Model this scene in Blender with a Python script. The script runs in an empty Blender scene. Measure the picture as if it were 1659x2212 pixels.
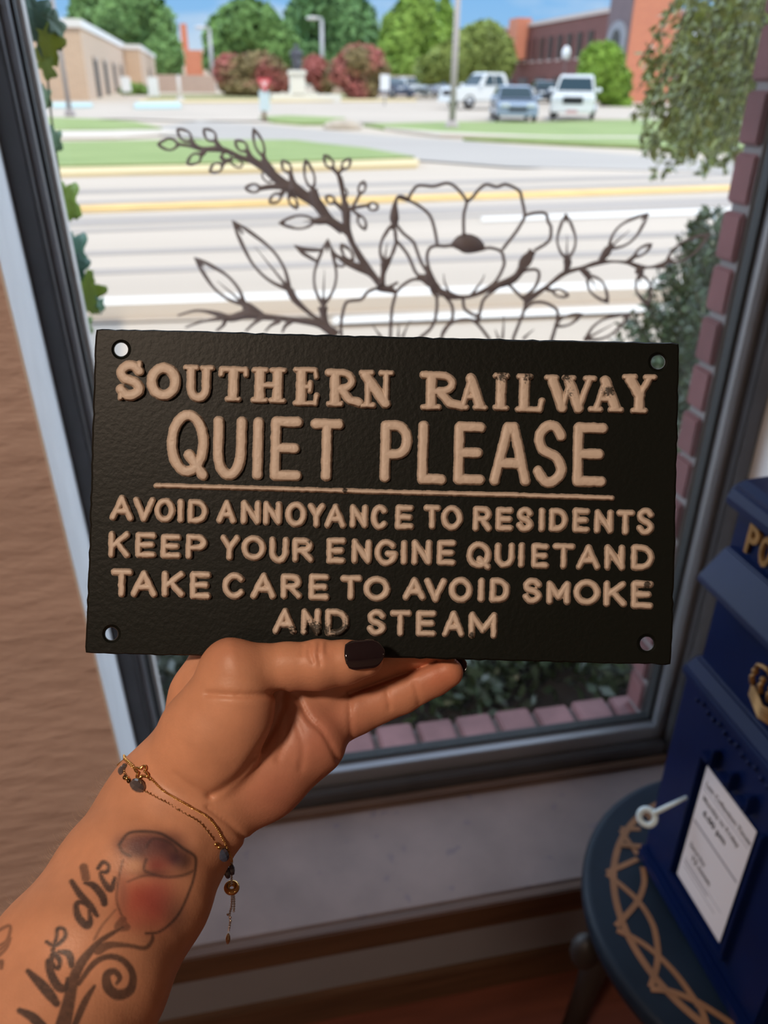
import bpy, bmesh, math, random
import numpy as np
from mathutils import Vector, Matrix, geometry
random.seed(7); rng = np.random.default_rng(7)
SC = bpy.context.scene
COL = SC.collection
PI = math.pi

# ------------------------------------------------------------------ camera
FP = 1721.0                                   # focal length in pixels of the 1659x2212 frame
TH, PH, RO = math.radians(-12.0), math.radians(28.0), 0.0155
CAM = np.array([0, 0, 1.5])
r0 = np.array([math.cos(TH), math.sin(TH), 0.0]); f0 = np.array([-math.sin(TH), math.cos(TH), 0.0])
FW = f0 * math.cos(PH) - np.array([0, 0, 1.0]) * math.sin(PH)
u0 = np.cross(r0, FW)
RT = r0 * math.cos(RO) + u0 * math.sin(RO); UP = -r0 * math.sin(RO) + u0 * math.cos(RO)
RT /= np.linalg.norm(RT); UP = np.cross(RT, FW)
cd = bpy.data.cameras.new('camera'); cam = bpy.data.objects.new('camera', cd); COL.objects.link(cam)
cam.matrix_world = Matrix(((RT[0], UP[0], -FW[0], CAM[0]), (RT[1], UP[1], -FW[1], CAM[1]), (RT[2], UP[2], -FW[2], CAM[2]), (0, 0, 0, 1)))
cd.sensor_fit = 'VERTICAL'; cd.sensor_height = 36.0; cd.lens = FP / 2212 * 36.0
cd.clip_start = 0.02; cd.clip_end = 600
cd.dof.use_dof = True; cd.dof.focus_distance = 0.33; cd.dof.aperture_fstop = 10.5
SC.camera = cam

# ------------------------------------------------------------------ light, sky, exposure
SC.view_settings.view_transform = 'Standard'; SC.view_settings.look = 'None'
SC.view_settings.gamma = 1.0; SC.view_settings.exposure = 0.0; SC.view_settings.use_curve_mapping = False
SC.cycles.use_denoising = True
SC.cycles.max_bounces = 8; SC.cycles.transparent_max_bounces = 12
SC.cycles.sample_clamp_indirect = 6.0
W_ = bpy.data.worlds.new('sky'); SC.world = W_; W_.use_nodes = True
nt = W_.node_tree; nt.nodes.clear()
def nn(nt, t, **kw):
    n = nt.nodes.new(t)
    for k, v in kw.items(): setattr(n, k, v)
    return n
tc = nn(nt, 'ShaderNodeTexCoord'); sx = nn(nt, 'ShaderNodeSeparateXYZ'); nt.links.new(tc.outputs['Generated'], sx.inputs[0])
rp = nn(nt, 'ShaderNodeValToRGB'); nt.links.new(sx.outputs['Z'], rp.inputs[0])
el = rp.color_ramp.elements
el[0].position = 0.0; el[0].color = (0.40, 0.66, 0.95, 1); el[1].position = 0.75; el[1].color = (0.55, 0.75, 1.15, 1)
e_ = el.new(0.12); e_.color = (0.22, 0.52, 0.97, 1); e_ = el.new(0.24); e_.color = (1.1, 1.35, 1.75, 1); e_ = el.new(0.5); e_.color = (0.9, 1.15, 1.6, 1)
mp = nn(nt, 'ShaderNodeMapping'); mp.inputs['Scale'].default_value = (1, 1, 3.0); nt.links.new(tc.outputs['Generated'], mp.inputs[0])
nz = nn(nt, 'ShaderNodeTexNoise'); nz.inputs['Scale'].default_value = 5.0; nz.inputs['Detail'].default_value = 6; nt.links.new(mp.outputs[0], nz.inputs['Vector'])
cr = nn(nt, 'ShaderNodeValToRGB'); cr.color_ramp.elements[0].position = 0.47; cr.color_ramp.elements[1].position = 0.68
cr.color_ramp.elements[1].color = (0.75, 0.75, 0.75, 1); nt.links.new(nz.outputs[0], cr.inputs[0])
mx = nn(nt, 'ShaderNodeMixRGB'); nt.links.new(cr.outputs[0], mx.inputs[0]); nt.links.new(rp.outputs[0], mx.inputs[1]); mx.inputs[2].default_value = (0.95, 0.97, 1.0, 1)
# glow added to the unseen sky right and left, to brighten reveals and post box
dp_ = nn(nt, 'ShaderNodeVectorMath', operation='DOT_PRODUCT'); dp_.inputs[1].default_value = Vector((0.80, 0.45, 0.40)).normalized(); nt.links.new(tc.outputs['Generated'], dp_.inputs[0])
cl = nn(nt, 'ShaderNodeMapRange'); cl.inputs['From Min'].default_value = 0.82; cl.inputs['From Max'].default_value = 0.95; nt.links.new(dp_.outputs['Value'], cl.inputs['Value'])
ad_ = nn(nt, 'ShaderNodeMixRGB', blend_type='ADD'); ad_.inputs[2].default_value = (3.6, 4.2, 5.2, 1); nt.links.new(cl.outputs[0], ad_.inputs[0]); nt.links.new(mx.outputs[0], ad_.inputs[1])
dp2 = nn(nt, 'ShaderNodeVectorMath', operation='DOT_PRODUCT'); dp2.inputs[1].default_value = Vector((-0.82, 0.48, 0.36)).normalized(); nt.links.new(tc.outputs['Generated'], dp2.inputs[0])
cl2 = nn(nt, 'ShaderNodeMapRange'); cl2.inputs['From Min'].default_value = 0.84; cl2.inputs['From Max'].default_value = 0.95; nt.links.new(dp2.outputs['Value'], cl2.inputs['Value'])
ad2 = nn(nt, 'ShaderNodeMixRGB', blend_type='ADD'); ad2.inputs[2].default_value = (2.6, 3.1, 3.9, 1); nt.links.new(cl2.outputs[0], ad2.inputs[0]); nt.links.new(ad_.outputs[0], ad2.inputs[1])
bg = nn(nt, 'ShaderNodeBackground'); bg.inputs[1].default_value = 0.95; nt.links.new(ad2.outputs[0], bg.inputs[0])
wo = nn(nt, 'ShaderNodeOutputWorld'); nt.links.new(bg.outputs[0], wo.inputs[0])

def add_light(name, kind, loc, rot, energy, color, **kw):
    l = bpy.data.lights.new(name, kind); l.energy = energy; l.color = color
    for k, v in kw.items(): setattr(l, k, v)
    o = bpy.data.objects.new(name, l); COL.objects.link(o); o.location = loc; o.rotation_euler = rot
    return o
SUN_AZ, SUN_EL = math.radians(-4), math.radians(56)      # the sun stands behind the shop
sd_ = Vector((math.sin(SUN_AZ) * math.cos(SUN_EL), math.cos(SUN_AZ) * math.cos(SUN_EL), -math.sin(SUN_EL)))
so = add_light('sun', 'SUN', (0, -20, 30), (0, 0, 0), 2.5, (1.0, 0.89, 0.74), angle=0.01)
so.rotation_euler = sd_.to_track_quat('-Z', 'Y').to_euler()
LAMPS = [((-0.95, -0.75), 32.0), ((1.7, -2.0), 4.0), ((-1.6, -2.8), 4.0)]    # ceiling lamps of the shop: place, watts
LAMP_COL = (1.0, 0.78, 0.60)

# ------------------------------------------------------------------ projection helpers (measure the place)
def ray(u, v): return FW + RT * (u - 829.5) / FP + UP * (1106 - v) / FP
def onz(u, v, z): d = ray(u, v); return CAM + d * (z - CAM[2]) / d[2]
def ony(u, v, y): d = ray(u, v); return CAM + d * y / d[1]
def onx(u, v, x): d = ray(u, v); return CAM + d * x / d[0]
KT = 0.0163
def terr(y): return max(0.0, (y - 25.0)) * KT
def gnd(u, v):
    p = onz(u, v, 0.0) if ray(u, v)[2] < -1e-4 else None
    if p is not None and p[1] <= 25: return p
    d = ray(u, v); t = (CAM[2] + 25 * KT) / (KT * d[1] - d[2]); return CAM + d * t
ZR = 0.327; PXS = ZR / FP                       # metres per pixel at the distance of the sign
def hand_space(P):                             # (across, down, depth) in sign pixels -> metres in the room
    P = np.asarray(P, float); z = ZR + P[..., 2] * PXS
    return CAM + (FW + RT * ((P[..., 0:1] - 829.5) / FP) + UP * ((1106 - P[..., 1:2]) / FP)) * z[..., None]

# ------------------------------------------------------------------ materials
MATS = {}
def mat(name, col, rough=0.6, metal=0.0, var=0.0, vscale=8.0, bump=0.0, bscale=60.0, spec=0.5, coat=0.0, attr=None, stretch=None, sss=0.0, col2=None, bdist=0.002, detail=4.0):
    if name in MATS: return MATS[name]
    m = bpy.data.materials.new(name); m.use_nodes = True; t = m.node_tree; b = t.nodes['Principled BSDF']
    b.inputs['Base Color'].default_value = (*col, 1); b.inputs['Roughness'].default_value = rough; b.inputs['Metallic'].default_value = metal
    b.inputs['Specular IOR Level'].default_value = spec; b.inputs['Coat Weight'].default_value = coat
    if sss: b.inputs['Subsurface Weight'].default_value = sss; b.inputs['Subsurface Radius'].default_value = (0.010, 0.004, 0.002); b.inputs['Subsurface Scale'].default_value = 0.35
    co = None
    if var or bump:
        co = nn(t, 'ShaderNodeTexCoord').outputs['Object']
        if stretch:
            mm = nn(t, 'ShaderNodeMapping'); mm.inputs['Scale'].default_value = stretch; t.links.new(co, mm.inputs[0]); co = mm.outputs[0]
    src = None
    if attr:
        a = nn(t, 'ShaderNodeAttribute', attribute_name=attr); src = a.outputs['Color']
    if var:
        z = nn(t, 'ShaderNodeTexNoise'); z.inputs['Scale'].default_value = vscale; z.inputs['Detail'].default_value = detail; t.links.new(co, z.inputs['Vector'])
        r = nn(t, 'ShaderNodeMapRange'); r.inputs['From Min'].default_value = 0.3; r.inputs['From Max'].default_value = 0.7
        t.links.new(z.outputs[0], r.inputs['Value'])
        if col2 is not None:
            q = nn(t, 'ShaderNodeMixRGB'); q.inputs[1].default_value = (*col, 1); q.inputs[2].default_value = (*col2, 1); t.links.new(r.outputs[0], q.inputs[0]); src = q.outputs[0]
        else:
            r.inputs['To Min'].default_value = 1 - var; r.inputs['To Max'].default_value = 1 + var
            q = nn(t, 'ShaderNodeMixRGB', blend_type='MULTIPLY'); q.inputs[0].default_value = 1.0
            if src is not None: t.links.new(src, q.inputs[1])
            else: q.inputs[1].default_value = (*col, 1)
            t.links.new(r.outputs[0], q.inputs[2]); src = q.outputs[0]
    if src is not None: t.links.new(src, b.inputs['Base Color'])
    if bump:
        z = nn(t, 'ShaderNodeTexNoise'); z.inputs['Scale'].default_value = bscale; z.inputs['Detail'].default_value = 3; t.links.new(co, z.inputs['Vector'])
        bp = nn(t, 'ShaderNodeBump'); bp.inputs['Strength'].default_value = bump; bp.inputs['Distance'].default_value = bdist
        t.links.new(z.outputs[0], bp.inputs['Height']); t.links.new(bp.outputs[0], b.inputs['Normal'])
    MATS[name] = m; return m
def brick_mat(name, c1, c2, mortar, bw, bh, rot=(PI / 2, 0, 0), ms=0.012, axis='X', bumpd=0.01):
    m = bpy.data.materials.new(name); m.use_nodes = True; t = m.node_tree; b = t.nodes['Principled BSDF']; b.inputs['Roughness'].default_value = 0.85
    co = nn(t, 'ShaderNodeTexCoord').outputs['Object']; s = nn(t, 'ShaderNodeSeparateXYZ'); t.links.new(co, s.inputs[0])
    ad = nn(t, 'ShaderNodeMath', operation='ADD'); t.links.new(s.outputs['X'], ad.inputs[0]); t.links.new(s.outputs['Y'], ad.inputs[1])
    cb = nn(t, 'ShaderNodeCombineXYZ'); t.links.new(ad.outputs[0], cb.inputs['X']); t.links.new(s.outputs['Z'], cb.inputs['Y'])
    k = nn(t, 'ShaderNodeTexBrick'); t.links.new(cb.outputs[0], k.inputs['Vector'])
    k.inputs['Color1'].default_value = (*c1, 1); k.inputs['Color2'].default_value = (*c2, 1); k.inputs['Mortar'].default_value = (*mortar, 1)
    k.inputs['Scale'].default_value = 1; k.inputs['Brick Width'].default_value = bw; k.inputs['Row Height'].default_value = bh; k.inputs['Mortar Size'].default_value = ms
    t.links.new(k.outputs[0], b.inputs['Base Color']); return m

def glass_mat(name, tint=(1, 1, 1), refl=0.06):
    m = bpy.data.materials.new(name); m.use_nodes = True; t = m.node_tree; t.nodes.clear()
    o = nn(t, 'ShaderNodeOutputMaterial'); mxs = nn(t, 'ShaderNodeMixShader'); tr = nn(t, 'ShaderNodeBsdfTransparent'); tr.inputs[0].default_value = (*tint, 1)
    gl = nn(t, 'ShaderNodeBsdfGlossy'); gl.inputs['Roughness'].default_value = 0.02
    fr = nn(t, 'ShaderNodeFresnel'); fr.inputs[0].default_value = 1.35
    ge = nn(t, 'ShaderNodeNewGeometry'); iv = nn(t, 'ShaderNodeMath', operation='SUBTRACT'); iv.inputs[0].default_value = 1.0; t.links.new(ge.outputs['Backfacing'], iv.inputs[1])
    ml = nn(t, 'ShaderNodeMath', operation='MULTIPLY'); t.links.new(fr.outputs[0], ml.inputs[0]); t.links.new(iv.outputs[0], ml.inputs[1]); t.links.new(ml.outputs[0], mxs.inputs[0]); t.links.new(tr.outputs[0], mxs.inputs[1]); t.links.new(gl.outputs[0], mxs.inputs[2]); t.links.new(mxs.outputs[0], o.inputs[0])
    return m

# ------------------------------------------------------------------ object helpers
def tag(o, label=None, cat=None, group=None, kind=None):
    if label: o['label'] = label
    if cat: o['category'] = cat
    if group: o['group'] = group
    if kind: o['kind'] = kind
    return o
def thing(name, loc, label, cat, group=None):
    o = bpy.data.objects.new(name, None); COL.objects.link(o); o.location = tuple(loc); o.empty_display_size = 0.05
    return tag(o, label, cat, group)
def base_of(p):
    o = np.zeros(3)
    while p is not None: o = o + np.array(p.location); p = p.parent
    return o
class MB:
    def __init__(s): s.v = []; s.f = []
    def add(s, v, f):
        n = len(s.v); s.v += [tuple(map(float, p)) for p in v]; s.f += [tuple(i + n for i in q) for q in f]; return s
    def box(s, lo, hi):
        (a, b, c), (d, e, g) = lo, hi
        return s.add([(a, b, c), (d, b, c), (d, e, c), (a, e, c), (a, b, g), (d, b, g), (d, e, g), (a, e, g)],
                     [(3, 2, 1, 0), (4, 5, 6, 7), (0, 1, 5, 4), (1, 2, 6, 5), (2, 3, 7, 6), (3, 0, 4, 7)])
    def prism(s, poly, axis, a, b):            # poly in the two other axes, extruded from a to b
        n = len(poly)
        def P(p, t): return {'x': (t, p[0], p[1]), 'y': (p[0], t, p[1]), 'z': (p[0], p[1], t)}[axis]
        v = [P(p, a) for p in poly] + [P(p, b) for p in poly]
        return s.add(v, [tuple(range(n))[::-1], tuple(range(n, 2 * n))] + [(i, (i + 1) % n, n + (i + 1) % n, n + i) for i in range(n)])
    def tube(s, path, rad, n=10, caps=True, flat=1.0):
        P = np.array(path, float); m = len(P); rad = np.broadcast_to(np.array(rad, float), (m,))
        v = []; ref = None
        for i in range(m):
            t = P[min(i + 1, m - 1)] - P[max(i - 1, 0)]; t /= max(np.linalg.norm(t), 1e-9)
            if ref is None or abs(ref @ t) > 0.95: ref = np.array([0, 0, 1.0]) if abs(t[2]) < 0.9 else np.array([1.0, 0, 0])
            a = np.cross(t, ref); a /= np.linalg.norm(a); b = np.cross(a, t); ref = b
            for k in range(n):
                an = 2 * PI * k / n; v.append(P[i] + rad[i] * (a * math.cos(an) + b * math.sin(an) * flat))
        f = [(i * n + k, i * n + (k + 1) % n, (i + 1) * n + (k + 1) % n, (i + 1) * n + k) for i in range(m - 1) for k in range(n)]
        if caps: f += [tuple(range(n))[::-1], tuple(range((m - 1) * n, m * n))]
        return s.add(v, f)
    def lathe(s, prof, c=(0, 0, 0), n=32):
        m = len(prof); v = [(c[0] + r * math.cos(2 * PI * k / n), c[1] + r * math.sin(2 * PI * k / n), c[2] + z) for r, z in prof for k in range(n)]
        f = [(i * n + k, i * n + (k + 1) % n, (i + 1) * n + (k + 1) % n, (i + 1) * n + k) for i in range(m - 1) for k in range(n)]
        return s.add(v, f + [tuple(range(n))[::-1], tuple(range((m - 1) * n, m * n))])
    def ball(s, c, r, n=10, m=7):
        r = np.broadcast_to(np.array(r, float), (3,)); v = [(c[0], c[1], c[2] + r[2])]
        for i in range(1, m):
            a = PI * i / m
            v += [(c[0] + r[0] * math.sin(a) * math.cos(2 * PI * k / n), c[1] + r[1] * math.sin(a) * math.sin(2 * PI * k / n), c[2] + r[2] * math.cos(a)) for k in range(n)]
        v.append((c[0], c[1], c[2] - r[2])); f = []
        for k in range(n):
            f.append((0, 1 + k, 1 + (k + 1) % n)); f.append((len(v) - 1, 1 + (m - 2) * n + (k + 1) % n, 1 + (m - 2) * n + k))
        f += [(1 + i * n + k, 1 + (i + 1) * n + k, 1 + (i + 1) * n + (k + 1) % n, 1 + i * n + (k + 1) % n) for i in range(m - 2) for k in range(n)]
        return s.add(v, f)
    def torus(s, c, R, r, ax, n=20, m=8, flat=1.0):
        ax = np.array(ax, float); ax /= np.linalg.norm(ax); h = np.array([0, 0, 1.0]) if abs(ax[2]) < 0.9 else np.array([1.0, 0, 0])
        a = np.cross(ax, h); a /= np.linalg.norm(a); b = np.cross(ax, a)
        v = []
        for i in range(n):
            t = 2 * PI * i / n; d = a * math.cos(t) + b * math.sin(t) * flat
            for k in range(m):
                q = 2 * PI * k / m; v.append(np.array(c) + d * R + d * r * math.cos(q) + ax * r * math.sin(q))
        return s.add(v, [(i * m + k, ((i + 1) % n) * m + k, ((i + 1) % n) * m + (k + 1) % m, i * m + (k + 1) % m) for i in range(n) for k in range(m)])
    def build(s, name, m, parent=None, smooth=False, bevel=0.0, kind=None, label=None):
        me = bpy.data.meshes.new(name); off = base_of(parent)
        V = np.array(s.v, float).reshape(-1, 3) - off
        me.from_pydata(V.tolist(), [], s.f); me.materials.append(m)
        bm = bmesh.new(); bm.from_mesh(me)
        if bevel: bmesh.ops.bevel(bm, geom=[e for e in bm.edges if e.calc_face_angle(0) > 0.5], offset=bevel, segments=2, affect='EDGES', clamp_overlap=True)
        bmesh.ops.recalc_face_normals(bm, faces=bm.faces); bm.to_mesh(me); bm.free()
        if smooth: me.polygons.foreach_set('use_smooth', [True] * len(me.polygons))
        o = bpy.data.objects.new(name, me); COL.objects.link(o)
        if parent is not None: o.parent = parent
        if kind: o['kind'] = kind
        if label: o['label'] = label
        return o
def raw_mesh(name, V, F, m, parent=None, smooth=True, cols=None, attr='tint'):   # big meshes from arrays
    me = bpy.data.meshes.new(name); V = np.asarray(V, float) - base_of(parent); F = np.asarray(F); k = F.shape[1]
    me.vertices.add(len(V)); me.vertices.foreach_set('co', V.ravel()); me.loops.add(F.size); me.loops.foreach_set('vertex_index', F.ravel().astype(np.int32))
    me.polygons.add(len(F)); me.polygons.foreach_set('loop_start', np.arange(0, F.size, k, dtype=np.int32)); me.polygons.foreach_set('loop_total', np.full(len(F), k, np.int32))
    me.materials.append(m); me.update(calc_edges=True); me.validate()
    if smooth: me.polygons.foreach_set('use_smooth', np.ones(len(me.polygons), bool))
    if cols is not None:
        a = me.color_attributes.new(attr, 'FLOAT_COLOR', 'POINT'); c4 = np.ones((len(V), 4)); c4[:, :3] = cols; a.data.foreach_set('color', c4.ravel())
    o = bpy.data.objects.new(name, me); COL.objects.link(o)
    if parent is not None: o.parent = parent
    return o
def struct(name, mb, m, **kw): o = mb.build(name, m, **kw); o['kind'] = 'structure'; return o
def catmull(P, n=8, closed=False):
    P = np.array(P, float); m = len(P); out = []
    if m < 3: return np.array([P[0] + (P[-1] - P[0]) * t for t in np.linspace(0, 1, n + 1)])
    for i in range(m if closed else m - 1):
        g = (lambda k: P[k % m]) if closed else (lambda k: P[min(max(k, 0), m - 1)])
        a, b, c, d = g(i - 1), g(i), g(i + 1), g(i + 2)
        for t in np.arange(n) / n:
            out.append(0.5 * ((2 * b) + (c - a) * t + (2 * a - 5 * b + 4 * c - d) * t * t + (3 * b - a - 3 * c + d) * t ** 3))
    if not closed: out.append(P[-1])
    return np.array(out)
def noise3(P, s, seed=0):                      # cheap smooth value noise
    P = np.asarray(P, float) * s + seed * 17.31; i = np.floor(P).astype(np.int64); f = P - i; f = f * f * (3 - 2 * f); r = 0
    for dx in (0, 1):
        for dy in (0, 1):
            for dz in (0, 1):
                h = ((i[..., 0] + dx) * 73856093) ^ ((i[..., 1] + dy) * 19349663) ^ ((i[..., 2] + dz) * 83492791); h = (h * 2654435761) & 0xffffffff
                h = (h >> 8 & 0xffff) / 65535.0
                r = r + h * (f[..., 0] if dx else 1 - f[..., 0]) * (f[..., 1] if dy else 1 - f[..., 1]) * (f[..., 2] if dz else 1 - f[..., 2])
    return r

# ================================================================== THE ROOM
YW, YF, ZL = 1.157, 0.861, 0.25                # glass plane, room-side wall face, ledge height
XL, XR = -0.199, 0.92
tan_m = mat('tan_wall_paint', (0.66, 0.51, 0.455), 0.5, var=0.05, vscale=3, bump=0.8, bscale=16, stretch=(1, 1, 3.0), bdist=0.008)
white_m = mat('white_reveal_paint', (0.80, 0.80, 0.80), 0.55, var=0.04, vscale=14, bump=0.15, bscale=40)
grey_m = mat('grey_panel_paint', (0.20, 0.20, 0.225), 0.6, var=0.03)
wood_m = mat('brown_wood_trim', (0.085, 0.042, 0.022), 0.5, var=0.25, vscale=6, stretch=(1, 12, 12))
stone_m = mat('speckled_stone', (0.18, 0.135, 0.122), 0.55, var=0.16, vscale=9, bump=0.05)
floor_m = mat('red_brown_floor', (0.12, 0.035, 0.02), 0.5, var=0.2, vscale=5, stretch=(1, 8, 1))
ceil_m = mat('ceiling_paint', (0.62, 0.52, 0.42), 0.8)
back_m = mat('shop_wall_paint', (0.50, 0.36, 0.26), 0.7)
def speckle(m, scale, c, lo, hi):              # dark specks with a shape of their own in the stone
    t = m.node_tree; b = t.nodes['Principled BSDF']; l = b.inputs['Base Color'].links[0]; src = l.from_socket
    co = nn(t, 'ShaderNodeTexCoord').outputs['Object']; v = nn(t, 'ShaderNodeTexNoise'); v.inputs['Scale'].default_value = scale; v.inputs['Detail'].default_value = 1.5; t.links.new(co, v.inputs['Vector'])
    r = nn(t, 'ShaderNodeMapRange'); r.inputs['From Min'].default_value = lo; r.inputs['From Max'].default_value = hi; r.inputs['To Max'].default_value = 0.75; t.links.new(v.outputs[0], r.inputs['Value'])
    q = nn(t, 'ShaderNodeMixRGB'); t.links.new(r.outputs[0], q.inputs[0]); t.links.new(src, q.inputs[1]); q.inputs[2].default_value = (*c, 1); t.links.new(q.outputs[0], b.inputs['Base Color'])
speckle(stone_m, 38, (0.13, 0.10, 0.11), 0.66, 0.74)
struct('floor', MB().box((-2.6, -3.6, -0.1), (3.3, YF, 0.0)), floor_m)
struct('ceiling', MB().box((-2.6, -3.6, 2.75), (3.3, 1.3, 2.85)), ceil_m)
struct('wall_left', MB().box((-2.7, -3.6, 0), (-2.6, YF, 2.75)), back_m)
struct('wall_right', MB().box((3.3, -3.6, 0), (3.4, YF, 2.75)), back_m)
struct('wall_back', MB().box((-2.6, -3.7, 0), (3.3, -3.6, 2.75)), back_m)
WFL = struct('wall_front_left', MB().prism([(-2.7, YF), (XL - .003, YF), (-0.238, YW), (-0.238, 1.2), (-2.7, 1.2)], 'z', 0, 2.75), tan_m)
struct('wall_front_right', MB().box((XR + 0.02, YF, 0), (3.4, 1.2, 2.75)), white_m)
struct('wall_front_top', MB().box((-0.245, YF, 2.25), (XR + 0.02, 1.2, 2.75)), white_m)
struct('wall_front_bottom', MB().box((-0.245, YF - 0.003, 0), (XR + 0.02, 1.18, ZL - 0.07)), grey_m)
TR1 = struct('trim_1', MB().prism([(XL, YF - .001), (-0.234, YW), (-0.238, YW), (XL - .003, YF - .001)], 'z', ZL, 2.25), white_m)
struct('trim_2', MB().prism([(0.886, YW), (XR, YF - 0.003), (XR + 0.02, YF - 0.003), (XR + 0.02, YW)], 'z', ZL, 2.25), white_m)
struct('trim_3', MB().box((-0.245, YF + 0.002, ZL - 0.07), (XR + 0.02, 1.2, ZL)), stone_m, bevel=0.002)
struct('trim_4', MB().box((-0.245, YF - 0.018, ZL - 0.062), (XR + 0.02, YF + 0.002, ZL - 0.001)), wood_m, bevel=0.003)
struct('trim_5', MB().box((-0.245, 1.085, ZL), (XR - 0.01, 1.105, ZL + 0.012)), wood_m, bevel=0.003)
struct('baseboard_front', MB().box((-2.6, YF - 0.016, 0), (3.3, YF, 0.075)), wood_m, bevel=0.003)

# window: bronze aluminium frame and the pane
fr_m = mat('bronze_aluminium', (0.085, 0.082, 0.085), 0.42, metal=0.4, var=0.1, vscale=20)
al_m = mat('grey_aluminium_bead', (0.27, 0.27, 0.28), 0.35, metal=0.6, var=0.08)
blk_m = mat('black_gasket', (0.012, 0.013, 0.013), 0.6)
win = thing('window_1', (0.32, YW, ZL), None, None); win['kind'] = 'structure'
GX0, GX1, GZ0, GZ1 = -0.189, 0.827, 0.326, 2.2
f_ = MB().box((-0.236, 1.105, ZL), (GX0 - 0.012, 1.2, 2.25)).box((GX1 + 0.028, 1.105, ZL), (0.888, 1.2, 2.25)).box((GX0 - 0.012, 1.108, ZL), (GX1 + 0.028, 1.2, ZL + 0.036)).box((GX0 - 0.012, 1.105, 2.21), (GX1 + 0.028, 1.2, 2.25))
f_.build('window_frame', fr_m, win, bevel=0.003)
b_ = MB().box((GX0 - 0.012, 1.128, ZL + 0.036), (GX0 - 0.003, 1.154, 2.21)).box((GX1 + 0.006, 1.128, ZL + 0.036), (GX1 + 0.028, 1.154, 2.21)).box((GX0 - 0.003, 1.126, ZL + 0.036), (GX1 + 0.006, 1.154, GZ0 - 0.006))
b_.build('glazing_bead', al_m, win, bevel=0.002)
g_ = MB().box((GX0 - 0.003, 1.148, GZ0 - 0.006), (GX0 + 0.001, 1.168, 2.21)).box((GX1 - 0.001, 1.148, GZ0 - 0.006), (GX1 + 0.006, 1.168, 2.21)).box((GX0, 1.148, GZ0 - 0.006), (GX1, 1.168, GZ0))
g_.build('gasket', blk_m, win)
MB().box((GX0, YW - 0.003, GZ0), (GX1, YW + 0.003, GZ1)).build('glass_pane', glass_mat('clear_glass', (0.97, 0.985, 0.98)), win)

def lean(o, k=0.035, z0=1.2):                 # the old left jamb is a little out of plumb
    off = base_of(o.parent)
    for v in o.data.vertices:
        if -0.5 < v.co.x + off[0] < 0.1: v.co.x += k * (z0 - (v.co.z + off[2]))
for o in [WFL, TR1] + list(win.children): lean(o)
# ceiling lamps of the shop, behind the camera
lampm = bpy.data.materials.new('lamp_glow'); lampm.use_nodes = True
_b = lampm.node_tree.nodes['Principled BSDF']; _b.inputs['Emission Color'].default_value = (*LAMP_COL, 1); _b.inputs['Emission Strength'].default_value = 4.0
for i, ((lx, ly), wt) in enumerate(LAMPS):
    t = thing('ceiling_lamp', (lx, ly, 2.75), ['round ceiling lamp behind the viewer, nearest the left of the window', 'round ceiling lamp on the right side of the shop ceiling', 'round ceiling lamp at the back left of the shop'][i], 'lamp')
    MB().lathe([(0.13, 0), (0.15, -0.02), (0.15, -0.05), (0.13, -0.055)], (lx, ly, 2.75)).build('lamp_body', mat('lamp_metal', (0.5, 0.45, 0.38), 0.4), t, smooth=True)
    MB().lathe([(0.125, -0.052), (0.12, -0.066), (0.06, -0.075), (0.001, -0.077)], (lx, ly, 2.75)).build('lamp_diffuser', lampm, t, smooth=True)
    add_light('ceiling_light', 'AREA', (lx, ly, 2.65), (0, 0, 0), wt, LAMP_COL, shape='DISK', size=0.24)

# ================================================================== OUTSIDE: GROUND
conc = mat('pale_ground_concrete', (0.52, 0.43, 0.335), 0.9, var=0.06, vscale=0.25, stretch=(0.12, 1.6, 1))  # pale concrete, one even tone with faint random streaks
conc2 = mat('grey_asphalt', (0.40, 0.355, 0.31), 0.9, var=0.06, vscale=0.3, stretch=(0.15, 1.5, 1))
tar_m = mat('tar_band', (0.37, 0.315, 0.27), 0.9, var=0.1, vscale=0.6, stretch=(0.2, 2, 1))
grass_m = mat('mown_grass', (0.20, 0.27, 0.075), 0.95, var=0.3, vscale=1.2, col2=(0.29, 0.35, 0.12), stretch=(0.4, 1.5, 1))
kerb_m = mat('pale_kerb', (0.60, 0.52, 0.43), 0.9)
yel_m = mat('yellow_road_paint', (0.72, 0.45, 0.15), 0.8, var=0.1, vscale=2)
wht_m = mat('white_road_paint', (0.74, 0.68, 0.60), 0.8)
blu_m = mat('pale_blue_kerb_paint', (0.46, 0.60, 0.60), 0.8)
ykb_m = mat('yellow_kerb_paint', (0.66, 0.52, 0.28), 0.8)
def ground_patch(name, pix, m, off, thick=0.0, kind='structure', label=None, cat=None, group=None):
    P = [gnd(u, v) for u, v in pix]; P2 = [Vector((p[0], p[1], 0)) for p in P]
    tr = geometry.tessellate_polygon([P2]); bm = bmesh.new(); vs = [bm.verts.new(p) for p in P2]
    for a in tr:
        try: bm.faces.new([vs[i] for i in a])
        except ValueError: pass
    bmesh.ops.bisect_plane(bm, geom=bm.verts[:] + bm.edges[:] + bm.faces[:], plane_co=(0, 25, 0), plane_no=(0, 1, 0))
    for v in bm.verts: v.co.z = terr(v.co.y) + off
    bmesh.ops.recalc_face_normals(bm, faces=bm.faces)
    for fc in bm.faces:
        if fc.normal.z < 0: fc.normal_flip()
    if thick:
        bot = [e for e in bm.edges if e.is_boundary]; r = bmesh.ops.extrude_edge_only(bm, edges=bot)
        for v in [g for g in r['geom'] if isinstance(g, bmesh.types.BMVert)]: v.co.z -= thick
    me = bpy.data.meshes.new(name); bm.to_mesh(me); bm.free(); me.materials.append(m); o = bpy.data.objects.new(name, me); COL.objects.link(o)
    o['kind'] = kind; tag(o, label, cat, group); return o
g = MB(); ys = [1.26, 25, 60, 110, 200]
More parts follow.
